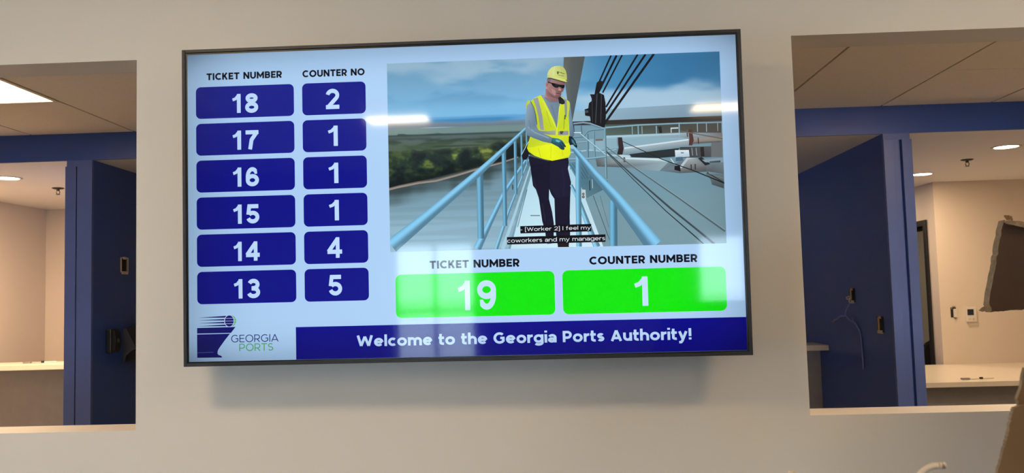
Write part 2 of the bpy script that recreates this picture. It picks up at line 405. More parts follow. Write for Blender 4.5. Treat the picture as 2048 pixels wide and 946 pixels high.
# lettering: centre lines of a plain geometric sans, cap height 1
def arc(cx, cy, rx, ry, a0, a1, n=18):
    return [(cx + rx * math.cos(math.radians(a0 + (a1 - a0) * k / n)), cy + ry * math.sin(math.radians(a0 + (a1 - a0) * k / n))) for k in range(n + 1)]
def glyph(c, t):
    h = t / 2; X = .74; r5 = .5 - h
    V = lambda x, a=0, b=1: [(x, a), (x, b)]
    H = lambda y, a, b: [(a, y), (b, y)]
    def bowl(w, xr=None): return arc(w / 2, X / 2, w / 2 - h, X / 2 - h + .01, 0, 360, 28)
    def arch(x0, x1, top): rr = (x1 - x0) / 2; return [(x1, 0)] + arc((x0 + x1) / 2, top - h - rr * .95, rr, rr * .95, 0, 180) 
    if c == ' ': return [], .34
    if c == 'T': w = .74; return [H(1 - h, 0, w), V(w / 2, 0, 1 - h)], w
    if c == 'I': return [V(h)], t
    if c == 'C': w = .86; return [arc(.5, .5, .5 - h, r5 + .01, 48, 312, 28)], w
    if c == 'K': w = .78; return [V(h), [(t * .8, .40), (w - h * 1.3, 1)], [(w * .42, .58), (w - h * 1.1, 0)]], w
    if c == 'E': w = .64; return [V(h), H(1 - h, h, w), H(.5, h, w * .92), H(h, h, w)], w
    if c == 'N': w = .82; return [V(h), V(w - h), [(h, 1 - h * .4), (w - h, h * .4)]], w
    if c == 'U': w = .80; rr = w / 2 - h; return [[(w - h, 1)] + arc(w / 2, h + rr, rr, rr + .01, 0, -180) + [(h, 1)]], w
    if c == 'M': w = 1.0; return [V(h), V(w - h), [(h, 1 - h), (w / 2, .30), (w - h, 1 - h)]], w
    if c == 'B':
        w = .74; q = (.5 - h) / 2; x = w - h - q
        return [V(h), [(h, 1 - h), (x - .03, 1 - h)] + arc(x - .03, .52 + q - .01, q, q - .01, 90, -90) + [(h, .52)], [(h, .52), (x, .52)] + arc(x, h + q + .005, q, q + .005, 90, -90) + [(h, h)]], w
    if c in 'RP':
        w = .74; q = .30 - h * .5; x = w - h - q; y = 1 - h - 2 * q
        s = [V(h), [(h, 1 - h), (x, 1 - h)] + arc(x, 1 - h - q, q, q, 90, -90) + [(h, y)]]
        return (s + [[(w * .48, y), (w - h * .9, 0)]] if c == 'R' else s), w
    if c == 'O': w = 1.0; return [arc(.5, .5, .5 - h, r5 + .01, 0, 360, 36)], w
    if c == 'G': w = .94; return [arc(.5, .5, .5 - h, r5 + .01, 48, 318, 28) + [(w - h - .03, .2)], [(w - h - .03, .16), (w - h - .03, .5), (.56, .5)]], w
    if c == 'A': w = .94; return [[(h * 1.05, 0), (w / 2, 1 - h * .5)], [(w / 2, 1 - h * .5), (w - h * 1.05, 0)], H(.27, w * .2, w * .8)], w
    if c == 'W': w = 1.36; return [[(h, 1), (w * .27, h * .5)], [(w * .27, h * .5), (w / 2, 1 - h)], [(w / 2, 1 - h), (w * .73, h * .5)], [(w * .73, h * .5), (w - h, 1)]], w
    if c == 'S': w = .68; q = r5 / 2; x = w / 2; return [arc(x, .5 + q, x - h - .02, q, 35, 270) + arc(x, .5 - q, x - h, q, 90, -150)], w
    if c == '1': w = .46; return [V(w - h), ('w', .72, [(w - h, .93), (w - t * .9, .86), (w * .36, .745), (0, .69)])], w
    if c == '2': w = .74; return [arc(w / 2, .68, w / 2 - h, .32 - h, 172, -38) + [(h * 1.2, h)], H(h, 0, w)], w
    if c == '3': w = .74; q = r5 / 2; x = w / 2; return [arc(x, .5 + q + .01, x - h - .03, q - .01, 160, -90) + arc(x, .5 - q, x - h, q, 90, -165)], w
    if c == '4': w = .80; return [V(w * .70), [(w * .70, 1 - h * .6), (h * .5, .30)], H(.30, 0, w)], w
    if c == '5': w = .74; return [[(w * .93, 1 - h), (w * .24, 1 - h), (h * 1.1, .46)], arc(w / 2, .33, w / 2 - h, .33 - h, 140, -165)], w
    if c == '6': w = .74; return [arc(w / 2, .32, w / 2 - h, .32 - h, 0, 360, 30), [(w - h, .76)] + arc(w / 2, .5, w / 2 - h, r5, 40, 180) + [(h, .33)]], w
    if c == '9': w = .74; return [arc(w / 2, .68, w / 2 - h, .32 - h, 0, 360, 30), [(h, .24)] + arc(w / 2, .5, w / 2 - h, r5, 220, 360) + [(w - h, .67)]], w
    if c == '7': w = .72; return [H(1 - h, 0, w), [(w - h * .9, 1 - h), (w * .46, .5), (w * .34, 0)]], w
    if c == '8': w = .74; return [arc(w / 2, .275, w / 2 - h, .275 - h + .02, 0, 360, 30), arc(w / 2, .755, w / 2 - h - .03, .245 - h + .01, 0, 360, 30)], w
    if c == 'l': return [V(h, 0, 1.05)], t
    if c == 'i': return [V(h, 0, X), [(h, .90), (h, 1.07)]], t
    if c == '!': return [V(h, .30, 1), [(h, 0), (h, .18)]], t
    if c == 'o': w = .80; return [bowl(w)], w
    if c == 'e': w = .78; return [arc(w / 2, X / 2, w / 2 - h, X / 2 - h + .01, 0, 318, 28), H(X / 2, h, w - h)], w
    if c == 'c': w = .68; return [arc(.39, X / 2, .39 - h, X / 2 - h + .01, 50, 310, 24)], w
    if c in 'gd':
        w = .80; top = X if c == 'g' else 1.05
        s = [bowl(w)]
        return (s + [[(w - h, X), (w - h, .02)] + arc(w / 2, .0, w / 2 - h, .22 - h + .04, 0, -150)] if c == 'g' else s + [V(w - h, 0, top)]), w
    if c == 'a': w = .68; return [[(w - h, 0)] + arc(w / 2 - .01, X - h - .2, w / 2 - h + .01, .21, 0, 155), arc(w / 2 - .04, .225, w / 2 - h - .02, .225 - h + .01, 0, 360, 24)], w
    if c == 'n': w = .72; return [V(h, 0, X), arch(h, w - h, X)], w
    if c == 'h': w = .72; return [V(h, 0, 1.05), arch(h, w - h, X)], w
    if c == 'u': w = .72; rr = w / 2 - h; return [[(h, X)] + arc(w / 2, h + rr, rr, rr, 180, 360) , V(w - h, 0, X)], w
    if c == 'm': w = 1.16; return [V(h, 0, X), arch(h, w / 2, X), arch(w / 2, w - h, X)], w
    if c == 'r': w = .44; return [V(h, 0, X), arc(w + .02, X - h - .26, w + .02 - h, .27, 178, 92)], w
    if c == 't': w = .48; return [[(w * .36, .98), (w * .36, .22)] + arc(w * .36 + .2, .2, .2, .2 - h + .01, 180, 290), H(X - h, 0, w * .95)], w
    if c == 'f': w = .46; return [[(w * .40, 0), (w * .40, .8)] + arc(w * .40 + .22, .84, .22, .22 - h, 180, 95), H(X - h, 0, w * .95)], w
    if c == 's': w = .58; q = (X / 2 - h) / 2; x = w / 2; return [arc(x, X / 2 + q, x - h - .01, q, 30, 270) + arc(x, X / 2 - q, x - h, q, 90, -150)], w
    if c == 'y': w = .76; return [[(h, X), (w / 2, .02)], [(w - h, X), (w * .42, -.10), (w * .30, -.22), (w * .08, -.22)]], w
    if c == 'k': w = .66; return [V(h, 0, 1.05), [(t, .28), (w - h * 1.2, X)], [(w * .42, .45), (w - h, 0)]], w
    if c == 'w': w = 1.06; return [[(h, X), (w * .27, h * .4)], [(w * .27, h * .4), (w / 2, X - h)], [(w / 2, X - h), (w * .73, h * .4)], [(w * .73, h * .4), (w - h, X)]], w
    if c == '-': return [H(.36, 0, .34)], .34
    if c == '[': return [[(.26, 1.06), (h, 1.06), (h, -.2), (.26, -.2)]], .26
    if c == ']': return [[(0, 1.06), (.26 - h, 1.06), (.26 - h, -.2), (0, -.2)]], .26
    return [], .4
def text(art, s, x0, x1, z0, z1, t, col, sp=.10):
    """set s so that it spans x0..x1 with its capitals from z0 to z1 (mm)"""
    pen = 0; run = []
    for c in s:
        g_, w = glyph(c, t); run.append((pen, g_)); pen += w + sp
    pen -= sp; kx = (x1 - x0) / pen; kz = z1 - z0
    for px, g_ in run:
        for pl in g_:
            # thicken in letter space, then scale
            tk = t
            if isinstance(pl, tuple): tk = t * pl[1]; pl = pl[2]
            A = Art(); A.line(pl, tk, (0, 0, 0), False)
            for f in A.f: art.poly([(x0 + (px + A.v[i][0] * 1000) * kx, z0 + A.v[i][2] * 1000 * kz) for i in f], col, False)
    art.y -= 4e-6

# picture shown on the display: flat shapes in millimetres from the panel centre (p polygon, l line, e ellipse)
VIDEO = [["l",[[-226.0,32.9],[-185.8,41.6],[-125.5,51.8],[-72.2,56.8],[-12.1,70.9],[54.7,88.8],[121.2,104.0],[174.5,120.2]],[6.1,6.1,5.4,5.4,5.4,4.8,4.1,2.7],[150,138,132]],
["l",[[-225.9,36.2],[-185.7,45.6],[-125.4,56.5],[-72.1,61.5],[-12.0,74.9],[54.7,92.1],[121.3,106.6],[174.5,122.2]],[2.7,2.7,2.7,2.7,2.7,2.0,2.0,1.4],[96,92,80]],
["p",[[311.8,251.9],[779.2,263.6],[777.4,216.1],[310.9,218.7]],[[150,185,205],[140,165,185],[120,150,170],[150,185,200]]],["p",[[337.3,221.1],[777.7,224.0],[777.1,208.3],
[435.3,207.9],[336.9,209.8]],[48,44,42]],["p",[[435.3,208.7],[774.9,207.4],[773.6,171.1],[434.3,176.0]],[[70,85,75],[75,70,65],[85,80,75],[85,105,100]]],["p",[[434.3,176.0],
[652.9,177.6],[776.1,173.5],[775.5,157.3],[434.0,163.4]],[[150,190,205],[150,180,195],[120,120,120],[130,125,120],[150,185,200]]],["p",[[386.7,167.5],[652.4,163.8],[681.9,157.8],
[676.8,154.2],[488.0,139.0],[385.6,131.0]],[[140,175,190],[140,175,190],[140,175,190],[140,175,190],[140,175,190],[140,175,190]]],["p",[[488.0,139.0],[676.9,158.0],[678.7,139.1],
[487.3,117.7]],[[205,225,232],[225,238,245],[140,155,165],[135,160,170]]],["p",[[487.8,134.0],[678.0,154.2],[678.7,139.1],[487.3,117.7]],[[160,182,192],[165,180,188],[130,148,158],
[120,145,158]]],["p",[[681.9,160.3],[775.7,161.0],[775.1,146.0],[688.7,141.3]],[[165,150,140],[160,150,140],[120,120,118],[110,110,112]]],["l",[[328.1,129.0],[385.7,134.8],
[432.9,128.2],[465.4,134.7]],[4.2,3.6,2.6,2.1],[165,195,205]],["p",[[502.2,118.4],[596.8,128.0],[651.3,132.5],[641.0,120.3],[675.2,109.2],[588.6,104.4],[509.4,109.4]],[42,48,52]],
["p",[[651.4,135.0],[745.2,134.5],[744.0,102.0],[650.3,102.5]],[[60,62,66],[90,90,92],[80,84,88],[60,66,72]]],["p",[[743.1,147.0],[775.3,151.0],[773.5,101.1],[741.5,102.1]],
[112,116,120]],["l",[[715.5,132.9],[717.0,105.3]],[10.4,10.4],[40,34,34]],["l",[[685.9,131.4],[687.5,108.8]],[2.6,2.6],[140,150,155]],["l",[[698.2,131.0],[699.9,108.4]],[2.6,2.6],
[140,150,155]],["p",[[469.0,169.8],[482.7,169.4],[486.7,137.8],[482.3,117.8],[466.2,118.3],[471.8,138.3]],[48,36,38]],["l",[[469.0,169.8],[468.7,143.4]],[3.6,3.6],[125,145,160]],
["p",[[677.9,186.8],[687.8,186.5],[692.8,153.7],[687.4,138.8],[677.5,139.2],[679.8,156.6]],[82,54,48]],["l",[[674.2,185.7],[674.7,164.3]],[4.7,4.7],[95,90,90]],["l",[[653.1,182.6],
[782.8,154.5]],[2.6,4.2],[112,104,96]],["l",[[688.9,146.3],[770.2,147.4]],[3.1,3.1],[96,96,94]],["l",[[705.4,160.8],[706.0,143.2]],[3.1,3.1],[60,52,50]],["l",[[435.1,199.9],
[529.8,204.3],[648.9,205.4],[777.2,204.1]],[4.7,4.2,3.6,3.1],[130,170,190]],["l",[[513.5,201.1],[513.5,177.2]],[2.3,2.3],[140,170,185]],["l",[[531.0,203.0],[530.9,176.6]],
[2.9,2.9],[140,170,185]],["l",[[542.1,200.1],[542.1,177.5]],[2.3,2.3],[140,170,185]],["l",[[584.3,200.0],[584.3,177.3]],[3.1,3.1],[140,170,185]],["l",[[651.4,207.8],[650.7,165.1]],
[3.6,3.6],[140,170,185]],["l",[[704.5,203.5],[704.3,178.4]],[2.6,2.6],[140,170,185]],["l",[[730.9,203.9],[730.7,177.5]],[2.6,2.6],[140,170,185]],["l",[[763.6,202.8],[763.5,178.9]],
[2.1,2.1],[140,170,185]],["p",[[589.2,197.3],[599.1,198.2],[601.0,179.3],[593.4,177.0]],[35,38,40]],["l",[[626.1,191.5],[648.4,191.8]],[3.6,3.6],[205,222,230]],["l",[[627.4,193.5],
[627.4,178.4]],[2.3,2.3],[205,222,230]],["l",[[434.2,172.2],[536.2,172.6],[652.8,173.8]],[2.6,2.6,2.6],[175,205,215]],["p",[[404.1,166.9],[426.6,166.9],[426.4,161.1],
[404.0,161.1]],[120,105,100]],["p",[[402.5,110.3],[491.9,106.2],[588.3,96.9],[615.3,91.0],[589.7,65.6],[505.9,76.4],[456.4,82.2],[406.7,85.0]],[[105,112,115],[160,180,185],
[165,185,195],[150,172,182],[140,165,175],[120,140,148],[85,88,92],[80,82,86]]],["p",[[467.2,110.8],[588.5,103.2],[616.6,91.0],[590.8,96.8],[489.4,104.5]],[200,222,232]],
["p",[[615.3,91.0],[634.9,85.4],[655.1,97.3],[778.3,99.7],[776.5,51.0],[732.6,59.9],[648.8,57.5],[589.8,66.8]],[[115,135,145],[100,118,128],[120,135,142],[130,150,160],
[100,112,122],[90,95,98],[88,92,96],[105,125,135]]],["p",[[646.9,75.0],[670.1,103.1],[697.1,101.0],[725.7,73.8],[725.3,61.4],[648.8,60.0]],[[150,160,165],[165,175,180],
[150,158,162],[105,108,110],[85,88,90],[100,102,104]]],["p",[[646.9,75.0],[670.1,103.1],[697.1,101.0],[674.9,98.7],[654.2,72.3]],[185,200,208]],["l",[[682.2,82.7],[682.1,66.4]],
[3.6,3.6],[58,58,60]],["l",[[694.1,83.6],[693.9,66.1]],[3.6,3.6],[58,58,60]],["p",[[633.5,79.2],[649.5,80.0],[651.4,62.4],[633.1,68.0]],[30,30,34]],["l",[[623.1,102.1],
[634.9,84.2]],[3.1,3.1],[205,215,220]],["p",[[702.1,100.8],[714.5,102.9],[738.3,82.2],[723.4,77.7]],[40,42,48]],["p",[[714.2,95.4],[778.3,99.7],[777.8,85.9],[723.8,87.6]],
[140,165,180]],["p",[[736.2,89.7],[768.2,91.7],[768.0,86.2],[736.0,86.0]],[70,78,86]],["p",[[722.6,55.2],[776.5,51.0],[775.0,8.8],[741.0,21.0],[736.7,37.3]],[[95,110,118],
[110,125,132],[70,80,86],[80,92,98],[100,115,122]]],["l",[[727.6,57.5],[775.6,26.2]],[3.6,3.6],[55,58,60]],["l",[[732.4,54.9],[776.1,38.6]],[2.3,2.3],[125,135,140]],
["p",[[636.3,125.4],[677.0,124.6],[678.8,105.3],[636.8,104.1]],[[215,232,240],[220,236,244],[175,200,214],[180,205,218]]],["l",[[636.2,124.9],[677.0,124.1]],[2.6,2.6],
[235,245,250]],["l",[[653.3,117.9],[661.9,117.6]],[3.1,3.1],[95,110,120]],["p",[[638.1,105.3],[657.8,106.0],[659.9,94.6],[637.6,92.8]],[75,105,130]],["l",[[435.1,118.8],
[502.0,111.7]],[5.2,5.7],[172,200,210]],["p",[[474.9,118.1],[504.6,114.6],[504.9,109.1],[477.1,110.5]],[190,210,218]],["l",[[487.1,110.1],[487.8,95.1]],[5.7,5.7],[88,88,92]],
["l",[[392.8,-1.2],[439.1,-139.4]],[1.8,1.8],[66,82,92]],["l",[[412.9,-1.8],[435.7,-95.1]],[1.3,1.3],[90,106,114]],["l",[[481.9,158.0],[600.1,99.2],[686.5,65.0],[778.6,23.5]],
[2.0,2.5,2.9,3.8],[30,34,38]],["l",[[434.9,143.3],[519.4,75.8],[643.9,-16.6],[705.8,-64.2],[773.5,-116.5]],[2.9,3.3,4.2,5.0,5.9],[84,100,108]],["l",[[434.9,144.9],[519.5,78.2],
[644.0,-13.4],[773.6,-112.5]],[0.8,1.0,1.3,1.7],[150,172,182]],["l",[[435.3,129.5],[518.5,47.6],[619.1,-46.5],[684.6,-102.0],[742.1,-153.2]],[2.9,4.2,5.4,6.7,7.5],[58,72,80]],
["l",[[436.9,131.1],[520.2,49.9],[620.8,-43.3],[743.8,-150.0]],[0.8,1.2,1.5,2.0],[118,138,148]],["l",[[437.5,124.6],[510.4,45.4],[603.0,-51.6],[660.7,-105.4],[710.5,-152.3]],
[1.7,2.2,2.7,3.3,3.8],[40,50,56]],["p",[[317.7,415.2],[380.4,415.5],[337.2,219.1],[330.6,219.3],[315.3,378.5]],[[96,102,98],[82,88,88],[80,92,98],[88,98,102],[105,108,102]]],
["l",[[458.0,415.3],[420.9,337.9]],[4.8,4.8],[18,20,26]],["l",[[474.4,414.7],[427.0,324.4]],[6.1,6.1],[18,20,26]],["l",[[490.9,415.4],[429.7,304.3]],[4.8,4.8],[18,20,26]],
["l",[[536.8,415.7],[438.2,260.8]],[5.4,5.4],[18,20,26]],["l",[[559.7,414.8],[436.3,241.0]],[6.1,6.1],[18,20,26]],["l",[[584.6,415.2],[434.2,214.5]],[6.8,6.8],[18,20,26]],
["p",[[412.9,334.9],[423.0,342.5],[435.2,335.4],[428.9,321.0],[419.9,304.7],[433.4,297.5],[437.3,274.1],[437.4,234.3],[433.8,201.3],[423.3,200.3],[392.8,212.6],[390.2,234.6],
[375.8,237.7],[375.1,256.4],[385.7,259.3],[388.1,274.5],[398.2,282.2],[392.2,301.0],[405.3,300.5]],[20,19,24]],["l",[[397.3,298.8],[397.5,215.8]],[2.0,2.0],[50,56,64]],
["l",[[413.2,301.6],[406.0,214.1]],[2.0,2.0],[70,80,90]],["l",[[426.3,301.1],[421.1,213.6]],[2.0,2.0],[60,66,74]],["e",[380.8,249.5],5.4,4.1,[70,76,82]],["t",[[340.3,214.4],
[370.0,216.7],[389.6,213.4],[434.9,194.6]],[5.4,5.4,5.4,5.4],[120,150,165]],["t",[[339.2,174.6],[368.8,175.6],[382.4,191.1],[395.6,194.6],[435.0,195.9]],[5.4,5.4,6.1,6.1,5.4],
[105,140,158]],["t",[[433.6,196.0],[432.9,128.5],[433.0,46.1]],[6.1,6.1,6.1],[110,145,162]],["t",[[380.8,183.2],[379.9,107.1]],[6.8,6.8],[100,138,158]],["t",[[400.7,189.1],
[400.9,109.7]],[4.8,4.8],[105,140,158]],["t",[[363.2,210.3],[364.2,177.1]],[4.1,4.1],[90,120,135]],["t",[[339.6,211.1],[340.2,184.5]],[6.1,6.1],[60,75,88]],["t",[[342.0,157.9],
[378.2,159.4]],[4.1,4.1],[130,160,172]],["t",[[356.0,187.3],[432.6,118.6]],[4.1,4.1],[150,185,200]],["t",[[324.2,108.9],[386.5,108.9],[433.8,113.3]],[6.1,6.1,6.1],[120,158,176]],
["t",[[339.6,187.8],[362.6,187.1]],[3.4,3.4],[200,215,222]],["p",[[138.0,-151.4],[141.5,-142.9],[218.6,92.3],[326.3,89.0],[319.4,-156.2]],[[190,225,240],[195,228,242],
[175,215,232],[185,225,240],[205,235,248]]],["p",[[267.9,90.8],[329.9,78.9],[357.9,25.3],[417.9,-152.3],[261.3,-150.7]],[[175,215,232],[170,212,230],[185,222,236],[205,232,244],
[205,235,248]]],["l",[[141.3,-151.5],[170.0,-54.9],[218.5,89.0]],[6.8,4.8,2.0],[120,160,178]],["l",[[121.6,-150.9],[160.3,-48.0],[210.0,92.6]],[10.9,7.5,3.4],[165,205,222]],
["l",[[167.2,-87.7],[198.4,23.5]],[1.7,1.7],[70,95,110]],["l",[[206.2,-54.6],[234.4,-55.4]],[3.4,3.4],[120,140,150]],["l",[[150.8,-35.9],[144.2,-35.7]],[2.0,2.0],[95,130,148]],
["e",[155.7,31.4],2.7,8.9,[70,96,112]],["p",[[322.0,99.0],[376.5,103.9],[407.7,50.1],[436.8,41.3],[437.6,22.9],[373.3,-8.1],[351.8,42.0]],[[92,140,160],[78,118,136],[72,110,128],
[66,98,114],[72,104,118],[92,128,142],[80,122,140]]],["l",[[325.8,95.6],[355.3,48.4]],[1.7,1.7],[60,92,112]],["l",[[334.4,96.6],[363.2,48.9]],[1.7,1.7],[60,92,112]],
["l",[[342.9,97.7],[371.0,49.3]],[1.7,1.7],[60,92,112]],["l",[[351.5,98.7],[378.9,49.7]],[1.7,1.7],[60,92,112]],["l",[[360.0,99.8],[386.7,50.1]],[1.7,1.7],[60,92,112]],
["l",[[368.6,100.8],[394.6,50.5]],[1.7,1.7],[60,92,112]],["l",[[377.1,101.9],[402.5,51.0]],[1.7,1.7],[60,92,112]],["l",[[381.1,103.7],[383.6,11.4]],[4.8,4.8],[85,118,135]],
["l",[[386.0,90.4],[435.6,44.0]],[4.1,4.1],[110,150,170]],["l",[[383.3,44.3],[383.7,14.6]],[2.7,2.7],[40,52,60]],["l",[[391.2,47.3],[391.8,21.0]],[2.0,2.0],[170,195,205]],
["p",[[356.4,18.7],[370.7,17.0],[371.3,-9.3],[354.3,-7.5]],[190,205,210]],["e",[363.8,4.7],3.4,3.7,[30,34,40]],["e",[363.6,-3.9],3.7,4.1,[30,34,40]],["e",[363.8,4.7],
1.4,1.7,[180,195,200]],["e",[363.6,-3.9],1.5,1.8,[180,195,200]],["t",[[101.9,-150.4],[144.2,-34.4],[205.9,112.6]],[12.3,7.5,4.1],[118,172,200]],["t",[[45.9,-148.9],[83.9,-75.5],
[132.3,18.8],[207.6,125.8]],[23.2,16.3,12.3,6.1],[112,170,202]],["t",[[200.9,199.1],[200.2,92.9]],[4.8,4.8],[94,150,180]],["t",[[185.6,192.9],[184.9,63.6]],[6.1,6.1],[94,150,180]],
["t",[[166.7,176.9],[165.1,9.9]],[8.9,8.9],[94,150,180]],["t",[[132.0,141.5],[130.5,-83.4]],[12.9,12.9],[94,150,180]],["t",[[59.0,74.1],[57.8,-118.9]],[19.8,19.8],[94,150,180]],
["t",[[-209.0,-133.5],[-94.2,-44.0],[61.1,82.0],[132.1,144.8],[199.8,205.8]],[43.6,31.3,20.4,13.6,7.5],[112,170,202]],["p",[[204.4,123.4],[261.6,105.7],[291.3,111.4],[321.6,116.4],
[323.8,100.4],[320.6,80.7],[328.7,40.9],[324.7,-8.4],[321.9,-61.0],[321.7,-113.4],[316.1,-150.0],[284.8,-149.1],[280.2,-112.3],[278.7,-72.9],[278.2,-7.1],[269.4,6.4],[263.6,22.4],
[262.1,-6.6],[270.6,-46.3],[274.6,-79.3],[273.0,-125.2],[265.4,-138.8],[250.2,-134.4],[248.7,-104.9],[240.4,-71.8],[232.9,-9.0],[228.0,16.8],[215.9,33.7],[213.5,54.3],
[210.1,87.4]],[24,22,44]],["p",[[268.0,102.2],[317.4,107.2],[320.6,80.7],[327.4,40.9],[324.2,-1.8],[284.8,-4.0],[272.2,12.9],[266.1,29.6]],[[30,28,52],[30,28,52],[30,28,52],
[30,28,52],[30,28,52],[30,28,52],[30,28,52],[30,28,52]]],["l",[[217.5,57.4],[226.4,20.8],[235.5,-9.1]],[3.4,3.4,3.4],[36,34,56]],["l",[[303.6,81.2],[309.0,38.2],[304.6,-1.3]],
[4.8,4.8,4.8],[32,32,62]],["l",[[241.8,-19.2],[250.2,-72.1]],[2.7,2.7],[38,36,58]],["p",[[285.7,-140.3],[315.4,-139.5],[317.4,-150.7],[284.1,-150.4]],[34,28,30]],
["p",[[250.3,-130.5],[272.3,-125.2],[268.0,-138.9],[253.3,-139.8]],[34,28,30]],["p",[[184.3,125.6],[206.1,166.7],[208.0,146.4],[205.3,122.2],[198.1,111.3],[187.8,113.0]],
[24,22,32]],["l",[[184.3,126.3],[206.1,165.6]],[1.8,1.8],[175,205,225]],["p",[[246.0,303.7],[261.5,303.1],[273.2,287.0],[297.3,284.4],[304.6,299.9],[318.2,291.7],[331.7,279.8],
[342.6,180.2],[328.6,170.3],[287.5,178.6],[225.5,180.6],[197.7,202.4],[198.6,237.3],[205.4,271.9]],[[128,148,165],[140,160,175],[120,140,158],[110,130,150],[125,145,165],
[130,150,170],[120,140,160],[100,125,148],[100,125,148],[110,135,155],[110,135,155],[105,130,152],[120,145,165],[135,158,175]]],["l",[[257.9,296.3],[273.1,282.8],[297.2,282.0],
[301.7,293.0]],[3.6,3.6,3.6,3.6],[100,120,138]],["l",[[276.3,273.0],[285.8,241.3],[291.8,209.7]],[4.3,4.3,4.3],[105,125,142]],["l",[[303.9,272.0],[297.7,237.4]],[2.9,2.9],
[140,160,175]],["p",[[326.4,239.9],[331.6,227.5],[340.9,190.7],[339.8,176.2],[327.4,175.5],[325.9,198.2]],[[130,155,172],[120,145,165],[95,120,140],[85,110,130],[100,122,142],
[115,140,160]]],["p",[[215.1,285.6],[228.5,296.3],[246.0,303.7],[257.6,284.1],[272.3,252.2],[285.2,222.1],[291.5,199.3],[297.4,226.9],[301.4,268.6],[305.3,297.1],[318.2,290.7],
[329.7,281.6],[332.2,274.5],[327.1,239.9],[328.0,198.1],[328.9,156.4],[329.4,124.5],[323.6,114.3],[306.4,116.9],[292.6,115.3],[275.2,106.1],[251.2,111.7],[223.9,122.3],
[205.6,135.4],[201.1,146.6],[210.9,179.4],[232.8,197.8],[230.9,229.2],[227.5,257.2]],[[190,208,40],[205,222,45],[214,228,60],[212,228,48],[205,222,40],[205,222,36],[200,218,36],
[200,218,36],[205,222,40],[214,228,60],[205,222,52],[200,215,50],[190,208,45],[195,215,38],[205,222,30],[222,236,25],[212,224,24],[195,208,28],[205,218,26],[215,230,24],
[228,240,24],[228,240,24],[222,234,26],[205,220,34],[195,212,36],[200,215,36],[190,208,38],[185,204,38],[185,204,38]]],["p",[[207.6,290.0],[215.1,285.6],[205.7,271.9],
[202.7,263.3],[199.4,267.9],[201.0,279.1]],[[190,205,70],[200,215,45],[180,195,60],[180,195,80],[175,190,110],[180,195,100]]],["p",[[201.1,146.6],[259.3,155.2],[328.2,156.4],
[329.4,124.5],[323.6,114.3],[275.2,106.1],[223.9,122.3]],[[215,228,25],[238,248,20],[232,242,20],[220,232,22],[205,218,24],[232,244,20],[225,238,22]]],["l",[[234.9,145.6],
[241.0,117.6]],[2.1,2.1],[200,214,30]],["l",[[273.0,151.3],[270.2,111.5]],[1.8,1.8],[212,225,24]],["l",[[304.0,153.7],[306.5,119.0]],[2.5,2.5],[208,222,26]],["l",[[262.0,256.0],
[268.1,227.9],[274.5,206.8]],[2.5,2.5,2.5],[182,200,34]],["l",[[314.3,212.5],[313.3,240.3]],[2.1,2.1],[180,198,40]],["l",[[252.4,284.3],[275.2,234.7],[290.8,199.3]],[1.8,1.8,1.8],
[225,235,90]],["l",[[301.0,268.6],[295.7,227.0],[291.5,199.3]],[1.8,1.8,1.8],[225,235,90]],["p",[[223.2,293.0],[237.2,297.0],[243.4,270.6],[249.5,239.0],[252.9,198.9],
[241.5,200.3],[238.0,235.9],[231.9,267.5]],[[158,162,160],[150,156,158],[138,145,150],[140,148,152],[150,155,158],[150,155,158],[145,150,154],[150,155,156]]],["p",[[313.0,290.9],
[322.2,287.4],[323.6,260.9],[321.5,234.8],[316.0,236.8],[315.8,268.1]],[140,146,150]],["l",[[316.8,241.9],[315.7,228.1]],[2.9,2.9],[30,34,44]],["l",[[313.6,226.4],[311.5,198.6]],
[1.1,1.1],[90,105,40]],["p",[[239.7,196.9],[263.8,195.0],[287.3,196.0],[286.9,182.8],[267.0,184.1],[248.1,189.6]],[[130,138,142],[150,155,158],[160,165,166],[150,156,158],
[135,142,146],[120,128,134]]],["p",[[294.8,192.9],[325.1,194.0],[324.8,181.5],[308.2,181.4],[294.5,181.8]],[140,146,152]],["l",[[291.2,199.3],[291.0,181.9]],[2.9,2.9],
[215,228,70]],["p",[[300.0,193.8],[311.3,193.4],[306.6,184.2],[300.8,185.1]],[70,70,66]],["p",[[205.1,274.7],[215.0,282.1],[222.6,267.8],[228.8,243.2],[230.9,229.2],[228.4,215.3],
[236.3,199.4],[253.2,187.4],[277.1,174.8],[272.5,158.2],[249.2,163.9],[221.9,175.2],[203.4,184.1],[197.7,202.4],[197.9,237.3]],[[140,165,182],[135,158,176],[110,135,155],
[100,125,146],[98,122,142],[100,125,145],[112,138,158],[118,142,160],[105,130,150],[92,115,135],[92,116,138],[95,120,142],[100,126,148],[118,145,166],[135,160,178]]],
["l",[[205.5,209.1],[225.7,191.8],[266.7,174.1]],[3.6,3.6,3.6],[138,162,178]],["l",[[209.5,229.9],[212.9,201.9]],[2.9,2.9],[105,130,150]],["l",[[215.1,285.6],[224.3,267.8],
[229.9,243.2],[232.6,215.2]],[1.8,1.8,1.8,1.8],[60,70,60]],["p",[[277.1,174.8],[294.2,172.1],[306.1,165.8],[311.7,157.0],[316.6,148.1],[315.5,144.0],[311.4,146.6],[312.6,141.0],
[309.8,136.9],[301.6,139.2],[293.5,147.1],[281.6,153.8],[272.5,159.3]],[[38,110,125],[45,140,155],[45,135,150],[35,85,105],[25,50,70],[22,44,62],[25,50,68],[25,48,66],[28,52,70],
[30,70,88],[32,85,100],[35,100,115],[30,80,95]]],["l",[[303.6,162.4],[311.5,148.3]],[2.5,2.5],[22,40,58]],["l",[[298.9,155.6],[307.1,140.5]],[2.5,2.5],[22,40,58]],
["l",[[293.7,152.3],[300.3,143.4]],[2.1,2.1],[24,60,78]],["p",[[287.9,168.8],[300.9,164.3],[295.6,160.3],[287.1,164.0]],[120,180,200]],["p",[[326.1,178.0],[336.3,176.3],
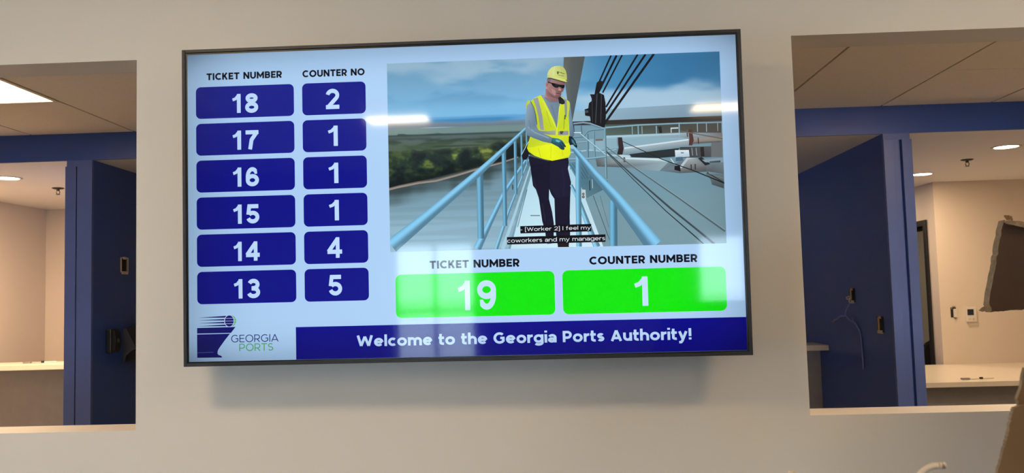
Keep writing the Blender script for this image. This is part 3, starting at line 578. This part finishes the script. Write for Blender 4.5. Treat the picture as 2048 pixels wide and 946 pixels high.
[344.9,162.8],[350.3,147.0],[348.4,141.2],[341.7,147.3],[337.7,152.0],[328.7,150.2],[324.9,161.7]],[24,34,52]],["p",[[332.7,169.5],[339.5,165.8],[346.9,149.6],[341.8,151.8],
[334.5,159.7]],[60,125,135]],["p",[[261.0,322.4],[274.2,321.9],[304.8,306.9],[303.0,289.5],[297.2,282.0],[276.6,284.1],[260.3,297.3]],[[168,122,120],[140,98,98],[108,78,80],
[112,80,82],[130,100,100],[140,102,102],[170,124,122]]],["p",[[263.0,318.8],[273.8,308.0],[287.3,296.3],[299.7,295.9],[300.2,287.8],[295.5,282.1],[276.6,284.8],[265.7,291.5],
[259.1,300.8]],[[160,112,112],[120,84,86],[100,70,74],[105,74,76],[130,98,98],[140,108,108],[140,100,100],[160,112,112],[168,120,120]]],["l",[[260.6,308.4],[263.1,295.1]],
[3.6,3.6],[178,128,130]],["p",[[266.0,351.9],[278.5,353.2],[319.6,340.6],[318.6,330.8],[316.2,319.7],[311.9,310.8],[305.3,299.2],[296.9,294.6],[286.6,297.7],[275.8,307.2],
[268.5,318.6],[265.4,329.2]],[[150,112,112],[160,125,122],[120,84,84],[130,92,92],[150,108,106],[140,98,96],[120,84,84],[112,80,82],[135,98,100],[165,122,122],[180,135,134],
[172,128,128]]],["p",[[267.4,354.3],[280.2,351.8],[272.9,340.1],[267.5,331.9],[265.6,339.7]],[120,108,112]],["e",[264.8,333.4],3.9,9.3,[188,128,128]],["e",[265.8,334.1],
1.8,5.0,[150,92,96]],["p",[[277.6,321.8],[287.9,317.9],[294.5,307.2],[287.4,300.5],[279.3,309.5]],[178,134,132]],["p",[[301.2,324.5],[307.9,317.2],[304.3,313.2],[298.2,315.5]],
[190,142,138]],["l",[[289.7,308.1],[297.2,306.4],[303.4,305.5]],[2.1,2.1,2.1],[92,58,64]],["l",[[290.9,303.9],[302.0,302.4]],[1.4,1.4],[160,112,112]],["l",[[298.1,314.8],
[306.4,313.1]],[1.4,1.4],[100,66,70]],["l",[[268.5,342.1],[281.5,337.0]],[2.9,2.9],[14,12,18]],["p",[[278.1,340.0],[288.4,337.5],[302.8,333.1],[318.0,331.5],[317.0,323.2],
[310.8,321.0],[304.7,325.7],[300.5,326.6],[295.6,323.3],[288.1,324.9],[281.3,330.8]],[14,12,18]],["l",[[288.3,335.4],[298.6,331.5]],[1.1,1.1],[70,60,72]],["p",[[297.6,293.9],
[304.6,297.1],[312.0,289.9],[317.3,282.0],[316.4,275.1],[309.1,273.2],[299.9,277.0]],[20,20,28]],["e",[310.3,281.5],3.6,3.2,[44,46,54]],["l",[[308.2,303.3],[310.5,310.9]],
[3.6,3.6],[150,165,170]],["p",[[266.1,355.1],[267.8,367.6],[272.2,377.3],[280.7,385.7],[291.6,389.5],[305.4,389.7],[316.0,384.8],[322.6,374.4],[325.0,362.7],[325.3,346.3],
[312.9,347.1],[292.3,353.4]],[[182,188,126],[209,216,144],[216,224,152],[216,224,146],[209,218,132],[199,208,122],[189,198,114],[184,194,106],[184,194,102],[189,198,104],
[204,212,112],[209,216,126]]],["p",[[264.7,357.2],[278.6,358.1],[299.2,353.2],[319.8,346.9],[326.5,341.0],[319.6,340.6],[299.0,347.2],[278.5,353.9],[266.0,354.7]],[[194,201,129],
[219,226,134],[226,232,124],[224,230,116],[216,222,112],[199,206,104],[194,201,102],[184,191,109],[164,171,114]]],["l",[[268.8,353.6],[278.4,352.2],[299.0,345.8],[319.5,339.2]],
[2.5,2.5,2.5,2.5],[45,40,40]],["l",[[289.8,389.2],[286.6,373.9],[285.6,360.0]],[1.4,1.4,1.4],[226,232,174]],["l",[[307.1,389.3],[310.8,373.1],[313.1,355.5]],[1.1,1.1,1.1],
[174,184,100]],["p",[[296.3,372.9],[299.8,373.5],[302.1,371.3],[300.9,365.7],[298.1,363.7],[296.1,367.3]],[60,105,60]],["l",[[303.5,369.8],[306.6,369.7]],[2.5,2.5],[85,115,60]],
["l",[[307.2,368.6],[312.0,367.4]],[2.5,2.5],[85,115,60]],["l",[[312.7,366.7],[318.9,364.7]],[2.1,2.1],[95,122,62]],["l",[[298.8,362.3],[309.8,359.8],[317.3,358.1]],[1.4,1.4,1.4],
[100,125,65]],["t",[[328.6,32.8],[350.2,-14.0],[386.3,-120.0],[399.7,-153.1]],[8.2,12.3,17.7,20.4],[118,172,198]],["t",[[352.5,132.4],[348.9,-13.9],[346.9,-150.4]],
[16.3,17.0,16.3],[108,165,194]],["t",[[451.3,-17.0],[447.9,-151.1]],[23.2,23.2],[92,150,180]],["t",[[337.0,143.5],[398.3,63.6],[461.3,-10.7],[523.7,-95.0],[567.1,-154.3]],
[13.6,21.8,31.3,42.2,50.4],[110,168,200]],["p",[[328.0,151.2],[337.7,152.6],[341.6,145.6],[336.3,138.1],[329.9,142.5]],[150,190,205]],["p",[[326.1,178.0],[336.3,176.3],
[344.9,162.8],[350.3,147.0],[348.4,141.2],[343.4,145.5],[337.7,152.0],[328.7,150.9],[324.9,161.7]],[24,34,52]],["p",[[332.7,169.5],[339.5,165.8],[346.9,149.6],[341.8,151.8],
[334.5,159.7]],[60,125,135]]]
LOGO = [["p",[[-800.1,-363.5],[-683.3,-362.8],[-697.3,-380.3],[-800.3,-380.1]],[22,24,112]],["p",[[-800.3,-382.9],[-700.0,-382.4],[-713.9,-399.0],[-727.6,-417.1],[-735.3,-427.7],
[-738.2,-434.2],[-738.2,-440.8],[-735.4,-445.3],[-729.9,-446.8],[-726.2,-448.8],[-724.8,-452.8],[-800.4,-452.2]],[22,24,112]],["l",[[-800.3,-437.1],[-750.5,-436.4]],[1.2,1.2],
[90,115,190]],["p",[[-797.9,-332.9],[-711.7,-329.1],[-711.7,-334.6]],[22,24,112]],["p",[[-797.9,-340.7],[-711.7,-338.2],[-711.8,-342.8]],[22,24,112]],["p",[[-798.0,-349.5],
[-711.8,-346.6],[-711.8,-351.4]],[22,24,112]],["p",[[-798.1,-358.3],[-711.9,-355.1],[-711.9,-360.0]],[22,24,112]],["e",[-697.4,-344.6],16.3,16.7,[95,190,110]],["e",[-702.0,-344.7],
15.7,18.0,[190,205,240]],["e",[-702.0,-344.7],13.3,16.5,[22,24,112]],["l",[[-726.9,-336.7],[-679.7,-337.0]],[1.2,1.2],[190,205,240]],["l",[[-727.0,-344.6],[-679.7,-344.9]],
[1.2,1.2],[190,205,240]],["l",[[-727.0,-352.6],[-679.8,-352.8]],[1.2,1.2],[190,205,240]]]
CAPBOX = [[[175.0,-85.1],[384.6,-84.4],[384.2,-106.3],[175.1,-106.8]],[[134.8,-116.5],[425.3,-116.3],[424.6,-138.5],[135.2,-138.6]]]
CAPT = [[176.0,383.1,-100.4,-89.4],[135.7,423.5,-133.2,-121.5]]

WHITE = (192, 222, 255); INK = (12, 14, 26); NAVY = (12, 17, 138); GREEN = (12, 232, 6)
s_ = Art(); nu, nv = 40, 24
s_.grid(-825, 825, -464, 464, nu, nv, [[(174, 210, 247)] * nu for _ in range(nv)])
text(s_, 'TICKET NUMBER', -765.6, -534, 384.6, 405.6, .235, INK); text(s_, 'COUNTER NO', -471, -281.5, 383, 404, .235, INK)
text(s_, 'TICKET NUMBER', -96.6, 170, -204.2, -180.8, .235, INK); text(s_, 'COUNTER NUMBER', 375.7, 690.7, -204, -181, .235, INK)
screen = s_.build('screen', tv, 'lit pale blue screen with dark headings')

# the film still
def vnoise(w, h, sx, sy, seed):
    rng = np.random.RandomState(seed); gx_, gy_ = int(sx) + 3, int(sy) + 3; g_ = rng.rand(gy_, gx_)
    xs = np.linspace(0, sx, w); ys_ = np.linspace(0, sy, h); xi = xs.astype(int); yi = ys_.astype(int); fx = xs - xi; fy = ys_ - yi
    fx = fx * fx * (3 - 2 * fx); fy = fy * fy * (3 - 2 * fy)
    a = g_[yi][:, xi]; b_ = g_[yi][:, xi + 1]; c = g_[yi + 1][:, xi]; d = g_[yi + 1][:, xi + 1]
    return (a * (1 - fx) + b_ * fx) * (1 - fy)[:, None] + (c * (1 - fx) + d * fx) * fy[:, None]
def fbm(w, h, sx, sy, seed, o=4): return sum(vnoise(w, h, sx * 2 ** k, sy * 2 ** k, seed + k) / 2 ** k for k in range(o)) / sum(1 / 2 ** k for k in range(o))
VX0, VX1, VZ0, VZ1 = -213.5, 776.8, -151.7, 415.3
W_, H_ = 460, 264
u = np.linspace(0, 1, W_)[None, :].repeat(H_, 0); v = np.linspace(0, 1, H_)[:, None].repeat(W_, 1)
def mix(a, b_, t): t = np.clip(t, 0, 1)[..., None]; return a * (1 - t) + np.array(b_, float) * t
def full(c): return np.ones((H_, W_, 3)) * np.array(c, float)
ss = lambda a, b_, x: np.clip((x - a) / (b_ - a), 0, 1) ** 2 * (3 - 2 * np.clip((x - a) / (b_ - a), 0, 1))
cl = fbm(W_, H_, 3, 5, 3); c2 = fbm(W_, H_, 5, 9, 21)
img = mix(full((112, 162, 196)), (128, 186, 226), ss(.05, .29, v))
img = mix(img, (160, 192, 214), ss(.44, .62, cl) * .85); img = mix(img, (84, 146, 190), ss(.52, .70, c2) * .6 * ss(.30, .15, v))
rt = ss(.52, .68, u)
img = mix(img, (66, 136, 182), rt * ss(.19, .09, v + .25 * (cl - .5)) * .9); img = mix(img, (42, 104, 152), rt * ss(.62, .9, u) * ss(.17, .08, abs(v - .11)) * .6)
img = mix(img, (166, 198, 220), ss(.46, .6, u) * ss(.12, .19, v + .25 * (cl - .5)) * .95)
n1 = fbm(W_, H_, 60, 60, 40, 3); n2 = fbm(W_, H_, 14, 40, 50, 3); n3 = fbm(W_, H_, 26, 22, 60, 4)
n4 = fbm(W_, H_, 34, 26, 123, 3); e = .004
hz = .294 + .004 * (vnoise(W_, H_, 14, 1, 31) - .5)
img = mix(img, (122, 186, 226), ss(.20, .29, v) * (1 - rt) * .8)
img = mix(img, (98, 162, 210), ss(hz - e, hz + e, v)); img = mix(img, (66, 136, 188), ss(hz + .006, hz + .018, v) * ss(.35, .6, vnoise(W_, H_, 7, 9, 15)))
img = mix(img, (116, 136, 154), ss(.318, .330, v + .012 * (n2 - .5))); img = mix(img, (98, 118, 130), ss(.325, .345, v) * n2)
img = mix(img, (114, 140, 138), ss(.346, .354, v + .006 * (n2 - .5))); img = mix(img, (160, 188, 204), ss(.004, .001, abs(v - .350)) * ss(.09, .13, u) * ss(.22, .16, u) * .8)
img = mix(img, (84, 100, 98), ss(.378, .392, v)); img = mix(img, (54, 68, 64), ss(.385, .42, v) * ss(.40, .62, n2))
tl = .384 - .016 * vnoise(W_, H_, 46, 1, 9) ** 2 * 1.4 * (vnoise(W_, H_, 9, 1, 19) > .3)
img = mix(img, (42, 62, 62), ss(tl - .002, tl + .003, v) * ss(.396, .388, v) * .85)
img = mix(img, (72, 96, 64), ss(.41, .45, v) * (.3 + .5 * n2)); img = mix(img, (44, 58, 52), ss(.55, .68, fbm(W_, H_, 6, 60, 66, 3)) * ss(.40, .43, v) * .7)
bank = .668 - .375 * u
ftop = .476 - .10 * u + .05 * (fbm(W_, H_, 20, 1, 88, 3) - .5)
fo = mix(full((36, 54, 48)), (66, 88, 48), ss(.45, .62, n4)); fo = mix(fo, (102, 122, 58), ss(.56, .66, n4) * ss(.0, .25, u) * .85); fo = mix(fo, (140, 152, 72), ss(.63, .72, n4) * ss(.05, .2, u) * .8)
fo = mix(fo, (18, 28, 32), ss(.44, .32, n4) * .85); fo = mix(fo, (22, 34, 36), ss(.60, .40, n1) * .45); fo = mix(fo, (18, 28, 30), ss(.07, .01, bank - v + .03 * (n4 - .5)) * .85); fo = mix(fo, (74, 84, 62), ss(.03, .0, v - ftop) * .5)
img = img * (1 - ss(ftop - e, ftop + e, v))[..., None] + fo * ss(ftop - e, ftop + e, v)[..., None]
wav = vnoise(W_, H_, 3, 70, 5); col_ = vnoise(W_, H_, 40, 2, 55)
rv = mix(full((58, 74, 76)), (116, 150, 166), ss(.015, .12, v - bank + .07 * (col_ - .5) + .03 * (wav - .5))); rv = mix(rv, (150, 188, 208), ss(.66, .95, v)); rv = mix(rv, (100, 126, 136), ss(.5, .8, wav) * .18)
q = ss(bank - e, bank + e, v)[..., None]; img = img * (1 - q) + rv * q
rw = mix(full((118, 154, 170)), (124, 156, 166), ss(.6, .9, v)); rw = mix(rw, (106, 144, 160), fbm(W_, H_, 3, 20, 91) * .4)
img = np.where(((u > .54) & (v > .345))[..., None], rw, img)
A = Art(); A.y = -.0002
A.grid(VX0, VX1, VZ0, VZ1, W_, H_, img.tolist())
A.clip = (VX0, VX1, VZ0, VZ1)
A.shapes(VIDEO)
A.build('video_picture', screen, 'film of a worker in a yellow vest and hard hat on a high walkway')
A = Art(); A.y = -.0016
for q in CAPBOX: A.poly(q, (14, 16, 24))
text(A, '- [Worker 2] I feel my', *CAPT[0], .115, (226, 236, 246), .12); text(A, 'coworkers and my managers', *CAPT[1], .115, (226, 236, 246), .12)
A.build('caption', screen, 'two-line white caption on black bars')

pitch = 112.0
for k, (a, b_) in enumerate(zip(('18', '17', '16', '15', '14', '13'), '211145')):
    z1 = 364.0 - k * pitch; z0 = z1 - 97
    A = Art(); A.y = -.0002; A.rrect(-799, -498, z0, z1, 15, NAVY)
    cx = -646.8; text(A, a, cx - 39.3, cx + 39.3, z0 + 14.5, z0 + 72.5, .215, WHITE, .25)
    A.build('ticket_number_tile', screen, 'navy tile with ticket number ' + a)
    A = Art(); A.y = -.0002; A.rrect(-472.5, -279.5, z0, z1, 15, NAVY)
    cx = -380.2; w = 14.3 if b_ == '1' else (20.4 if b_ != '4' else 22)
    text(A, b_, cx - w, cx + w, z0 + 16.5, z0 + 78, .205, WHITE)
    A.build('counter_number_tile', screen, 'navy tile with counter number %s in line with ticket %s' % (b_, a))
A = Art(); A.y = -.0002; A.rrect(-199.5, 272, -348, -219.4, 17, GREEN); text(A, '19', -12.9, 98.3, -329, -242.2, .20, (196, 226, 250), .29)
A.build('called_ticket_tile', screen, 'bright green tile with number 19')
A = Art(); A.y = -.0002; A.rrect(295, 771.5, -348, -219.4, 17, GREEN); text(A, '1', 506.5, 544, -328.4, -242.6, .205, (196, 226, 250))
A.build('called_counter_tile', screen, 'bright green tile with number 1')
A = Art(); A.y = -.0002
for i in range(30): A.poly([(-500.8 + 1325.8 * i / 30, -463.8), (-500.8 + 1325.8 * (i + 1) / 30, -463.8), (-500.8 + 1325.8 * (i + 1) / 30, -367.5), (-500.8 + 1325.8 * i / 30, -367.5)], (8, 11, 138), False)
A.y -= 1e-5
text(A, 'Welcome to the Georgia Ports Authority!', -318.5, 665.5, -429.2, -396.5, .215, WHITE, .085)
A.build('welcome_banner', screen, 'navy banner with white welcome words')
A = Art(); A.y = -.0002; A.shapes(LOGO)
text(A, 'GEORGIA', -696.7, -553.4, -408.7, -386.7, .105, (26, 30, 112), .13); text(A, 'PORTS', -672.4, -569.6, -435.2, -413.2, .115, (78, 170, 92), .13)
A.build('company_logo', screen, 'navy ship-bow emblem with green and navy words')

# ------------------------------------------------------------------ service counters
def counter(label, x0, x1, y0, y1, z, th, py):
    t = thing('service_counter', label, 'counter', ((x0 + x1) / 2, (y0 + y1) / 2, 0))
    cx, cy = (x0 + x1) / 2, (y0 + y1) / 2
    mesh_obj('countertop', box((x0 - cx, y0 - cy, z - th), (x1 - cx, y1 - cy, z), .002), M['quartz'], t)
    bm = bmesh.new(); add_box(bm, (x0 - cx, py - cy, 0), (x1 - cx, py - cy + .1, z - th))
    mesh_obj('front_panel', bm, M['laminate'], t)
    return t
counter('pale ledge counter with grey front behind the left opening', -3.998, -2.4995, 3.28, 3.635, 1.119, .036, 3.472)
counter('end of a pale counter against the right blue partition', PLX + .001, PRX - .001, 3.28, 3.635, 1.119, .036, 3.472)
counter('wide low counter with cream top and grey front in the right room', 2.3195, 5.55, 3.215, 4.5545, .857, .034, 3.42)

# ------------------------------------------------------------------ small things on the partitions and walls
def wall_box(name, label, face, y0, y1, z0, z1, nx, extra=None, group=None):
    """open box let into a partition whose face is at x = face; nx = outward direction"""
    t = thing(name, label, 'electrical box', (face, (y0 + y1) / 2, z0), group)
    hy, h = abs(y1 - y0) / 2, z1 - z0; d = .006 * nx; w = .006 if nx > 0 else .003
    bm = bmesh.new()
    for lo, hi in (((0, -hy, 0), (d, -hy + w, h)), ((0, hy - w, 0), (d, hy, h)), ((0, -hy, h - w), (d, hy, h)), ((0, -hy, 0), (d, hy, w))):
        add_box(bm, [min(a, b_) for a, b_ in zip(lo, hi)], [max(a, b_) for a, b_ in zip(lo, hi)])
    mesh_obj('rim', bm, M['plaster'] if nx > 0 else M['dark'], t)
    bm = box((min(0, d * .2), -hy + w, w), (max(0, d * .2), hy - w, h - w)); mesh_obj('cavity_shade', bm, M['dark'], t)  # flat dark plate on the face; its colour is the hollow's shade
    bm = box((min(0, d * .7), hy - w - .024 if nx < 0 else hy - w - .012, w), (max(0, d * .7), hy - w, h - w)); mesh_obj('side_plate', bm, M['wood'] if nx < 0 else M['steel'], t)
    bm = bmesh.new(); add_box(bm, (min(0, d * 1.6), -hy * .7, -.008), (max(0, d * 1.6), hy * .8, .010), 0, .001); mesh_obj('bracket_ear', bm, M['plaster'], t)
    mesh_obj('bracket_ear', box((min(0, d * 1.3), -hy * .3, h - .012), (max(0, d * 1.3), hy * .3, h + .003)), M['plaster'] if nx > 0 else M['wood'], t)
    return t
wall_box('electrical_box', 'open electrical box high on the dark blue partition in the left opening', PLX, 2.512, 2.603, 1.714, 1.810, 1)
wall_box('electrical_box', 'open electrical box with cables hanging out on the right blue partition', PRX, 2.735, 2.815, 1.413, 1.497, -1)
wall_box('electrical_box', 'empty open electrical box nearest the right blue post', PRX, 2.304, 2.386, 1.244, 1.333, -1)
t = thing('network_cable', 'thin blue cables hanging and forking from the box on the right partition', 'cable', (PRX, 2.77, 1.3))
def cab(pts, r): return add_tube(bmesh.new(), spline([(x, y - 2.77, z - 1.3) for x, y, z in pts], 6), r, 8)
mesh_obj('cable_run', cab([(-.006, 2.79, 1.425), (-.020, 2.785, 1.40), (-.03, 2.815, 1.365), (-.028, 2.836, 1.33), (-.02, 2.79, 1.30), (-.010, 2.737, 1.285), (-.006, 2.69, 1.25), (-.006, 2.663, 1.225), (-.006, 2.652, 1.16), (-.006, 2.642, 1.06), (-.006, 2.645, 1.01)], .0045), M['cable'], t, True)
mesh_obj('cable_branch', cab([(-.028, 2.836, 1.33), (-.03, 2.87, 1.325), (-.03, 2.93, 1.322), (-.03, 3.0, 1.303), (-.03, 3.055, 1.292)], .0045), M['cable'], t, True)
mesh_obj('plug', add_tube(bmesh.new(), [(-.03, .28, -.007), (-.03, .315, -.016)], .009, 4), M['plug'], t)
mesh_obj('cable_end', cab([(-.012, 2.74, 1.29), (-.02, 2.735, 1.30), (-.024, 2.728, 1.315)], .003), M['cable'], t, True)
mesh_obj('wire_nest', cab([(-.008, 2.80, 1.45), (-.022, 2.82, 1.442), (-.024, 2.80, 1.43), (-.012, 2.78, 1.44), (-.02, 2.79, 1.415), (-.012, 2.76, 1.408)], .0035), M['plaster'], t, True)

# dispensers on the left partition
t = thing('soap_dispenser', 'small black soap dispenser on the dark blue partition', 'dispenser', (PLX, 2.385, 1.236))
bm = box((0, -.050, 0), (.034, .050, .140), .007); mesh_obj('back_shell', bm, M['black'], t)
bm = bmesh.new(); add_prism(bm, [(.028, -.040, .008), (.028, -.040, .138), (.046, -.040, .132), (.054, -.040, .07), (.046, -.040, .006)], (0, .084, 0))
bmesh.ops.bevel(bm, geom=bm.edges[:], offset=.007, segments=3, affect='EDGES'); mesh_obj('front_cover', bm, M['black'], t)
mesh_obj('sensor_lens', box((.050, -.010, .060), (.0545, .014, .085), .001), M['smoke'], t)
t = thing('paper_towel_dispenser', 'smoked grey and black towel dispenser half hidden by the opening edge', 'dispenser', (PLX, 2.545, 0))
bm = bmesh.new(); add_prism(bm, [(0, 0, 1.170), (0, 0, 1.370), (.022, 0, 1.374), (.084, 0, 1.246), (.052, 0, 1.236), (.022, 0, 1.212), (.010, 0, 1.168)], (0, .27, 0))
bmesh.ops.bevel(bm, geom=bm.edges[:], offset=.003, segments=2, affect='EDGES'); mesh_obj('side_shell', bm, M['smoke'], t)
bm = bmesh.new(); add_prism(bm, [(.024, .004, 1.376), (.050, .004, 1.392), (.185, .004, 1.388), (.20, .004, 1.23), (.150, .004, 1.225), (.088, .004, 1.244)], (0, .26, 0))
bmesh.ops.bevel(bm, geom=bm.edges[:], offset=.004, segments=2, affect='EDGES'); mesh_obj('front_cover', bm, M['black'], t)
bm = bmesh.new(); add_prism(bm, [(.014, .012, 1.172), (.026, .012, 1.210), (.054, .012, 1.232), (.086, .012, 1.242), (.150, .012, 1.222), (.118, .012, 1.140), (.096, .012, 1.132), (.084, .012, 1.175)], (0, .24, 0))
mesh_obj('paper_chute', bm, M['black'], t)

# thermostat and low-voltage bracket on the far right wall
t = thing('thermostat', 'white thermostat with a dark display on the right room wall', 'thermostat', (3.727, FY, 1.198))
mesh_obj('body', box((-.041, -.024, 0), (.041, 0, .122), .006), M['white'], t)
mesh_obj('display', box((-.034, -.0262, .055), (.016, -.0235, .103), .001), M['lcd'], t)
bm = add_tube(bmesh.new(), [(.012, -.0265, .025), (.012, -.0235, .025)], .010, 16); add_box(bm, (-.03, -.0255, .02), (-.006, -.0235, .03), 0, .0008); mesh_obj('button', bm, M['plaster'], t)
t = thing('low_voltage_bracket', 'open low-voltage bracket left of the thermostat', 'electrical box', (3.593, FY, 1.225))
mesh_obj('cavity_shade', box((-.024, -.003, .012), (.020, 0, .094)), M['dark'], t)  # dark plate whose colour stands for shade inside the bracket
mesh_obj('loose_plate', box((-.004, -.012, .014), (.024, -.003, .082), .001), M['white'], t)
mesh_obj('wing', add_tube(bmesh.new(), spline([(-.018, -.006, .078), (-.012, -.010, .098), (.006, -.010, .100), (.014, -.006, .09)], 5), .004, 8), M['steel'], t, True)
mesh_obj('screw_tab', box((.004, -.008, 0), (.020, 0, .016), .001), M['steel'], t)

# sprinklers
def sprinkler(x, y, label):
    t = thing('fire_sprinkler', label, 'sprinkler', (x, y, LZ), 'pendent sprinklers')
    mesh_obj('escutcheon', add_lathe(bmesh.new(), [(0, 0), (.040, 0), (.041, -.003), (.030, -.008), (.014, -.010), (0, -.010)]), M['chrome'], t, True)
    bm = bmesh.new(); add_lathe(bm, [(0, -.010), (.010, -.010), (.010, -.022), (0, -.022)], seg=12)
    for s in (-1, 1): add_tube(bm, [(s * .009, 0, -.02), (s * .013, 0, -.032), (s * .004, 0, -.046)], .0025, 6)
    mesh_obj('frame', bm, M['chrome'], t)
    mesh_obj('deflector', add_lathe(bmesh.new(), [(0, -.045), (.013, -.045), (.014, -.048), (0, -.048)], seg=16), M['chrome'], t)
sprinkler(3.17, 3.301, 'small sprinkler head in the right room ceiling between the downlights')
sprinkler(-3.17, 3.272, 'small sprinkler head in the left room ceiling beside the blue post')

# pens on ball chains lying on the counters
def chain_pen(x, y, z, label, rot):
    t = thing('counter_pen', label, 'pen', (x, y, z)); t.rotation_euler = (0, 0, rot)
    mesh_obj('base', box((-.095, -.016, 0), (-.045, .016, .012), .002), M['steel'], t)
    mesh_obj('chain', add_tube(bmesh.new(), spline([(-.045, 0, .004), (-.02, -.012, .003), (.01, -.004, .003), (.03, -.01, .004)], 5), .0022, 6), M['steel'], t, True)
    bm = add_tube(bmesh.new(), [(.028, -.010, .006), (.04, -.009, .006), (.12, -.003, .0055), (.135, -.002, .005)], [.003, .005, .005, .0015], 10); mesh_obj('pen_barrel', bm, M['white'], t, True)
    mesh_obj('grip', add_tube(bmesh.new(), [(.026, -.010, .0085), (.046, -.0085, .0085)], .0075, 10), M['black'], t, True)
    return t
chain_pen(3.16, 3.36, .857, 'small pen on a chain lying on the low cream counter', .1)
chain_pen(-3.42, 3.47, 1.119, 'small pen on a chain lying on the left ledge counter', .25)

# chair in the next room, seen through the doorway
t = thing('office_chair', 'dark office chair back showing through the black-framed doorway', 'chair', (3.86, 5.1, 0))
bm = bmesh.new()
prof = [(-.24, .52), (-.25, .70), (-.235, .88), (-.19, .98), (-.10, 1.03), (0, 1.045), (.10, 1.03), (.19, .98), (.235, .88), (.25, .70), (.24, .52)]
add_prism(bm, [(x, .20 + .05 * (1 - (x / .25) ** 2) * 0, z) for x, z in prof], (0, .05, 0)); bmesh.ops.bevel(bm, geom=bm.edges[:], offset=.012, segments=2, affect='EDGES'); mesh_obj('backrest', bm, M['chair'], t)
mesh_obj('seat', box((-.25, -.25, .43), (.25, .23, .51), .03), M['chair'], t)
bm = bmesh.new(); add_tube(bm, [(0, 0, .08), (0, 0, .43)], .025, 12); add_tube(bm, [(0, .1, .44), (0, .24, .46), (0, .265, .6)], .02, 8); mesh_obj('column', bm, M['black'], t)
for k in range(5):
    a = 2 * PI * k / 5; mesh_obj('leg', add_tube(bmesh.new(), [(0, 0, .10), (.28 * math.cos(a), .28 * math.sin(a), .065)], [.025, .016], 8), M['black'], t)
    mesh_obj('caster', add_tube(bmesh.new(), [(.28 * math.cos(a) - .02, .28 * math.sin(a), .03), (.28 * math.cos(a) + .02, .28 * math.sin(a), .03)], .03, 12), M['black'], t)
for s in (-1, 1):
    mesh_obj('armrest', add_tube(bmesh.new(), spline([(s * .26, .1, .47), (s * .30, .08, .62), (s * .29, -.02, .67), (s * .28, -.16, .66)], 5), .02, 8), M['black'], t, True)

# ------------------------------------------------------------------ torn carton at the right edge
t = thing('cardboard_box', 'torn brown cardboard carton standing at the right edge, flaps out', 'box', (1.85, -1.05, 0))
O_ = Vector((1.85, -1.05, 0))
def ragged(pts, amp, n=7, close=True):
    out = []
    m = len(pts)
    for i in range(m if close else m - 1):
        a, b_ = Vector(pts[i]), Vector(pts[(i + 1) % m]); r_ = pts[i][3] if len(pts[i]) > 3 else 1
        a = Vector(pts[i][:3]); b_ = Vector(pts[(i + 1) % m][:3])
        for k in range(n): 
            p = a.lerp(b_, k / n)
            if k and r_: p += Vector((random.uniform(-amp, amp), 0, random.uniform(-amp, amp)))
            out.append(p)
    return out
# two torn flaps on the side facing the display and one on the near side; outlines in metres
FAR = [[1.153,-0.98,1.626],[1.174,-0.98,1.621],[1.202,-0.98,1.619],[1.739,-0.98,1.608],[1.744,-0.98,1.452],[1.179,-0.98,1.449],[1.143,-0.98,1.447],[1.116,-0.98,1.445],[1.113,-0.98,1.463],[1.129,-0.98,1.528],[1.137,-0.98,1.567]]
TAIL = [[1.106,-0.995,1.464],[1.11,-0.995,1.448],[1.093,-0.995,1.447],[1.087,-0.995,1.449]]
LINER = [[1.146,-0.99,1.624],[1.151,-0.99,1.618],[1.196,-0.99,1.608],[1.283,-0.99,1.609],[1.284,-0.99,1.618],[1.197,-0.99,1.619],[1.164,-0.99,1.624]]
SHRED = [[1.151,-0.985,1.635],[1.156,-0.985,1.626],[1.167,-0.985,1.625],[1.166,-0.985,1.633],[1.157,-0.985,1.635]]
NEAR = [[0.763,-1.72,1.361],[0.774,-1.72,1.363],[1.76,-1.72,1.346],[1.711,-1.72,0.981],[0.636,-1.72,0.991],[0.74,-1.72,1.289],[0.746,-1.72,1.308],[0.749,-1.72,1.317],[0.753,-1.72,1.326],[0.756,-1.72,1.339],[0.76,-1.72,1.353]]
UPPER = [[0.799,-1.68,1.401],[1.828,-1.68,1.396],[1.818,-1.68,1.324],[0.79,-1.68,1.356],[0.789,-1.68,1.36],[0.788,-1.68,1.366],[0.793,-1.68,1.377]]
def flap(name, pts, th, m, amp=.0015, n=6, edge=True):
    bm = bmesh.new(); fs = add_prism(bm, [p - O_ for p in ragged(pts, amp, n)], (0, th, 0))
    for f in fs[2:]: f.material_index = 1
    return mesh_obj(name, bm, [m, M['kraft_edge']], t)
bm = bmesh.new(); X0, X1, Y0, Y1, ZB = 1.75, 1.95, -1.95, -.50, 1.95      # tall narrow body, out of frame, shaped to block light from the right
for lo, hi in (((X0, Y0, 0), (X0 + .006, Y1, ZB)), ((X1 - .006, Y0, 0), (X1, Y1, ZB)), ((X0 + .006, Y0, 0), (X1 - .006, Y0 + .006, ZB)), ((X0 + .006, Y1 - .006, 0), (X1 - .006, Y1, ZB)), ((X0, Y0, 0), (X1, Y1, .006))):
    add_box(bm, Vector(lo) - O_, Vector(hi) - O_)
mesh_obj('body', bm, M['kraft'], t)
flap('flap', FAR, .022, M['kraft_shaded']); flap('torn_liner', LINER, .004, M['kraft_edge'], .001); flap('torn_liner', SHRED, .003, M['kraft'], .001, 3); flap('torn_liner', TAIL, .006, M['kraft_edge'], .001, 3)
flap('flap', NEAR, .006, M['kraft'], .0008, 6); flap('flap', UPPER, .006, M['kraft'], .0008, 4)
mesh_obj('strap', add_tube(bmesh.new(), [p - O_ for p in spline([[0.474,-1.85,1.294],[0.477,-1.85,1.321],[0.482,-1.85,1.279],[0.529,-1.85,1.245],[0.585,-1.85,1.299],[0.599,-1.85,1.315],[0.611,-1.85,1.323],[0.625,-1.85,1.324]], 8)], .0032, 8), M['strap'], t, True)
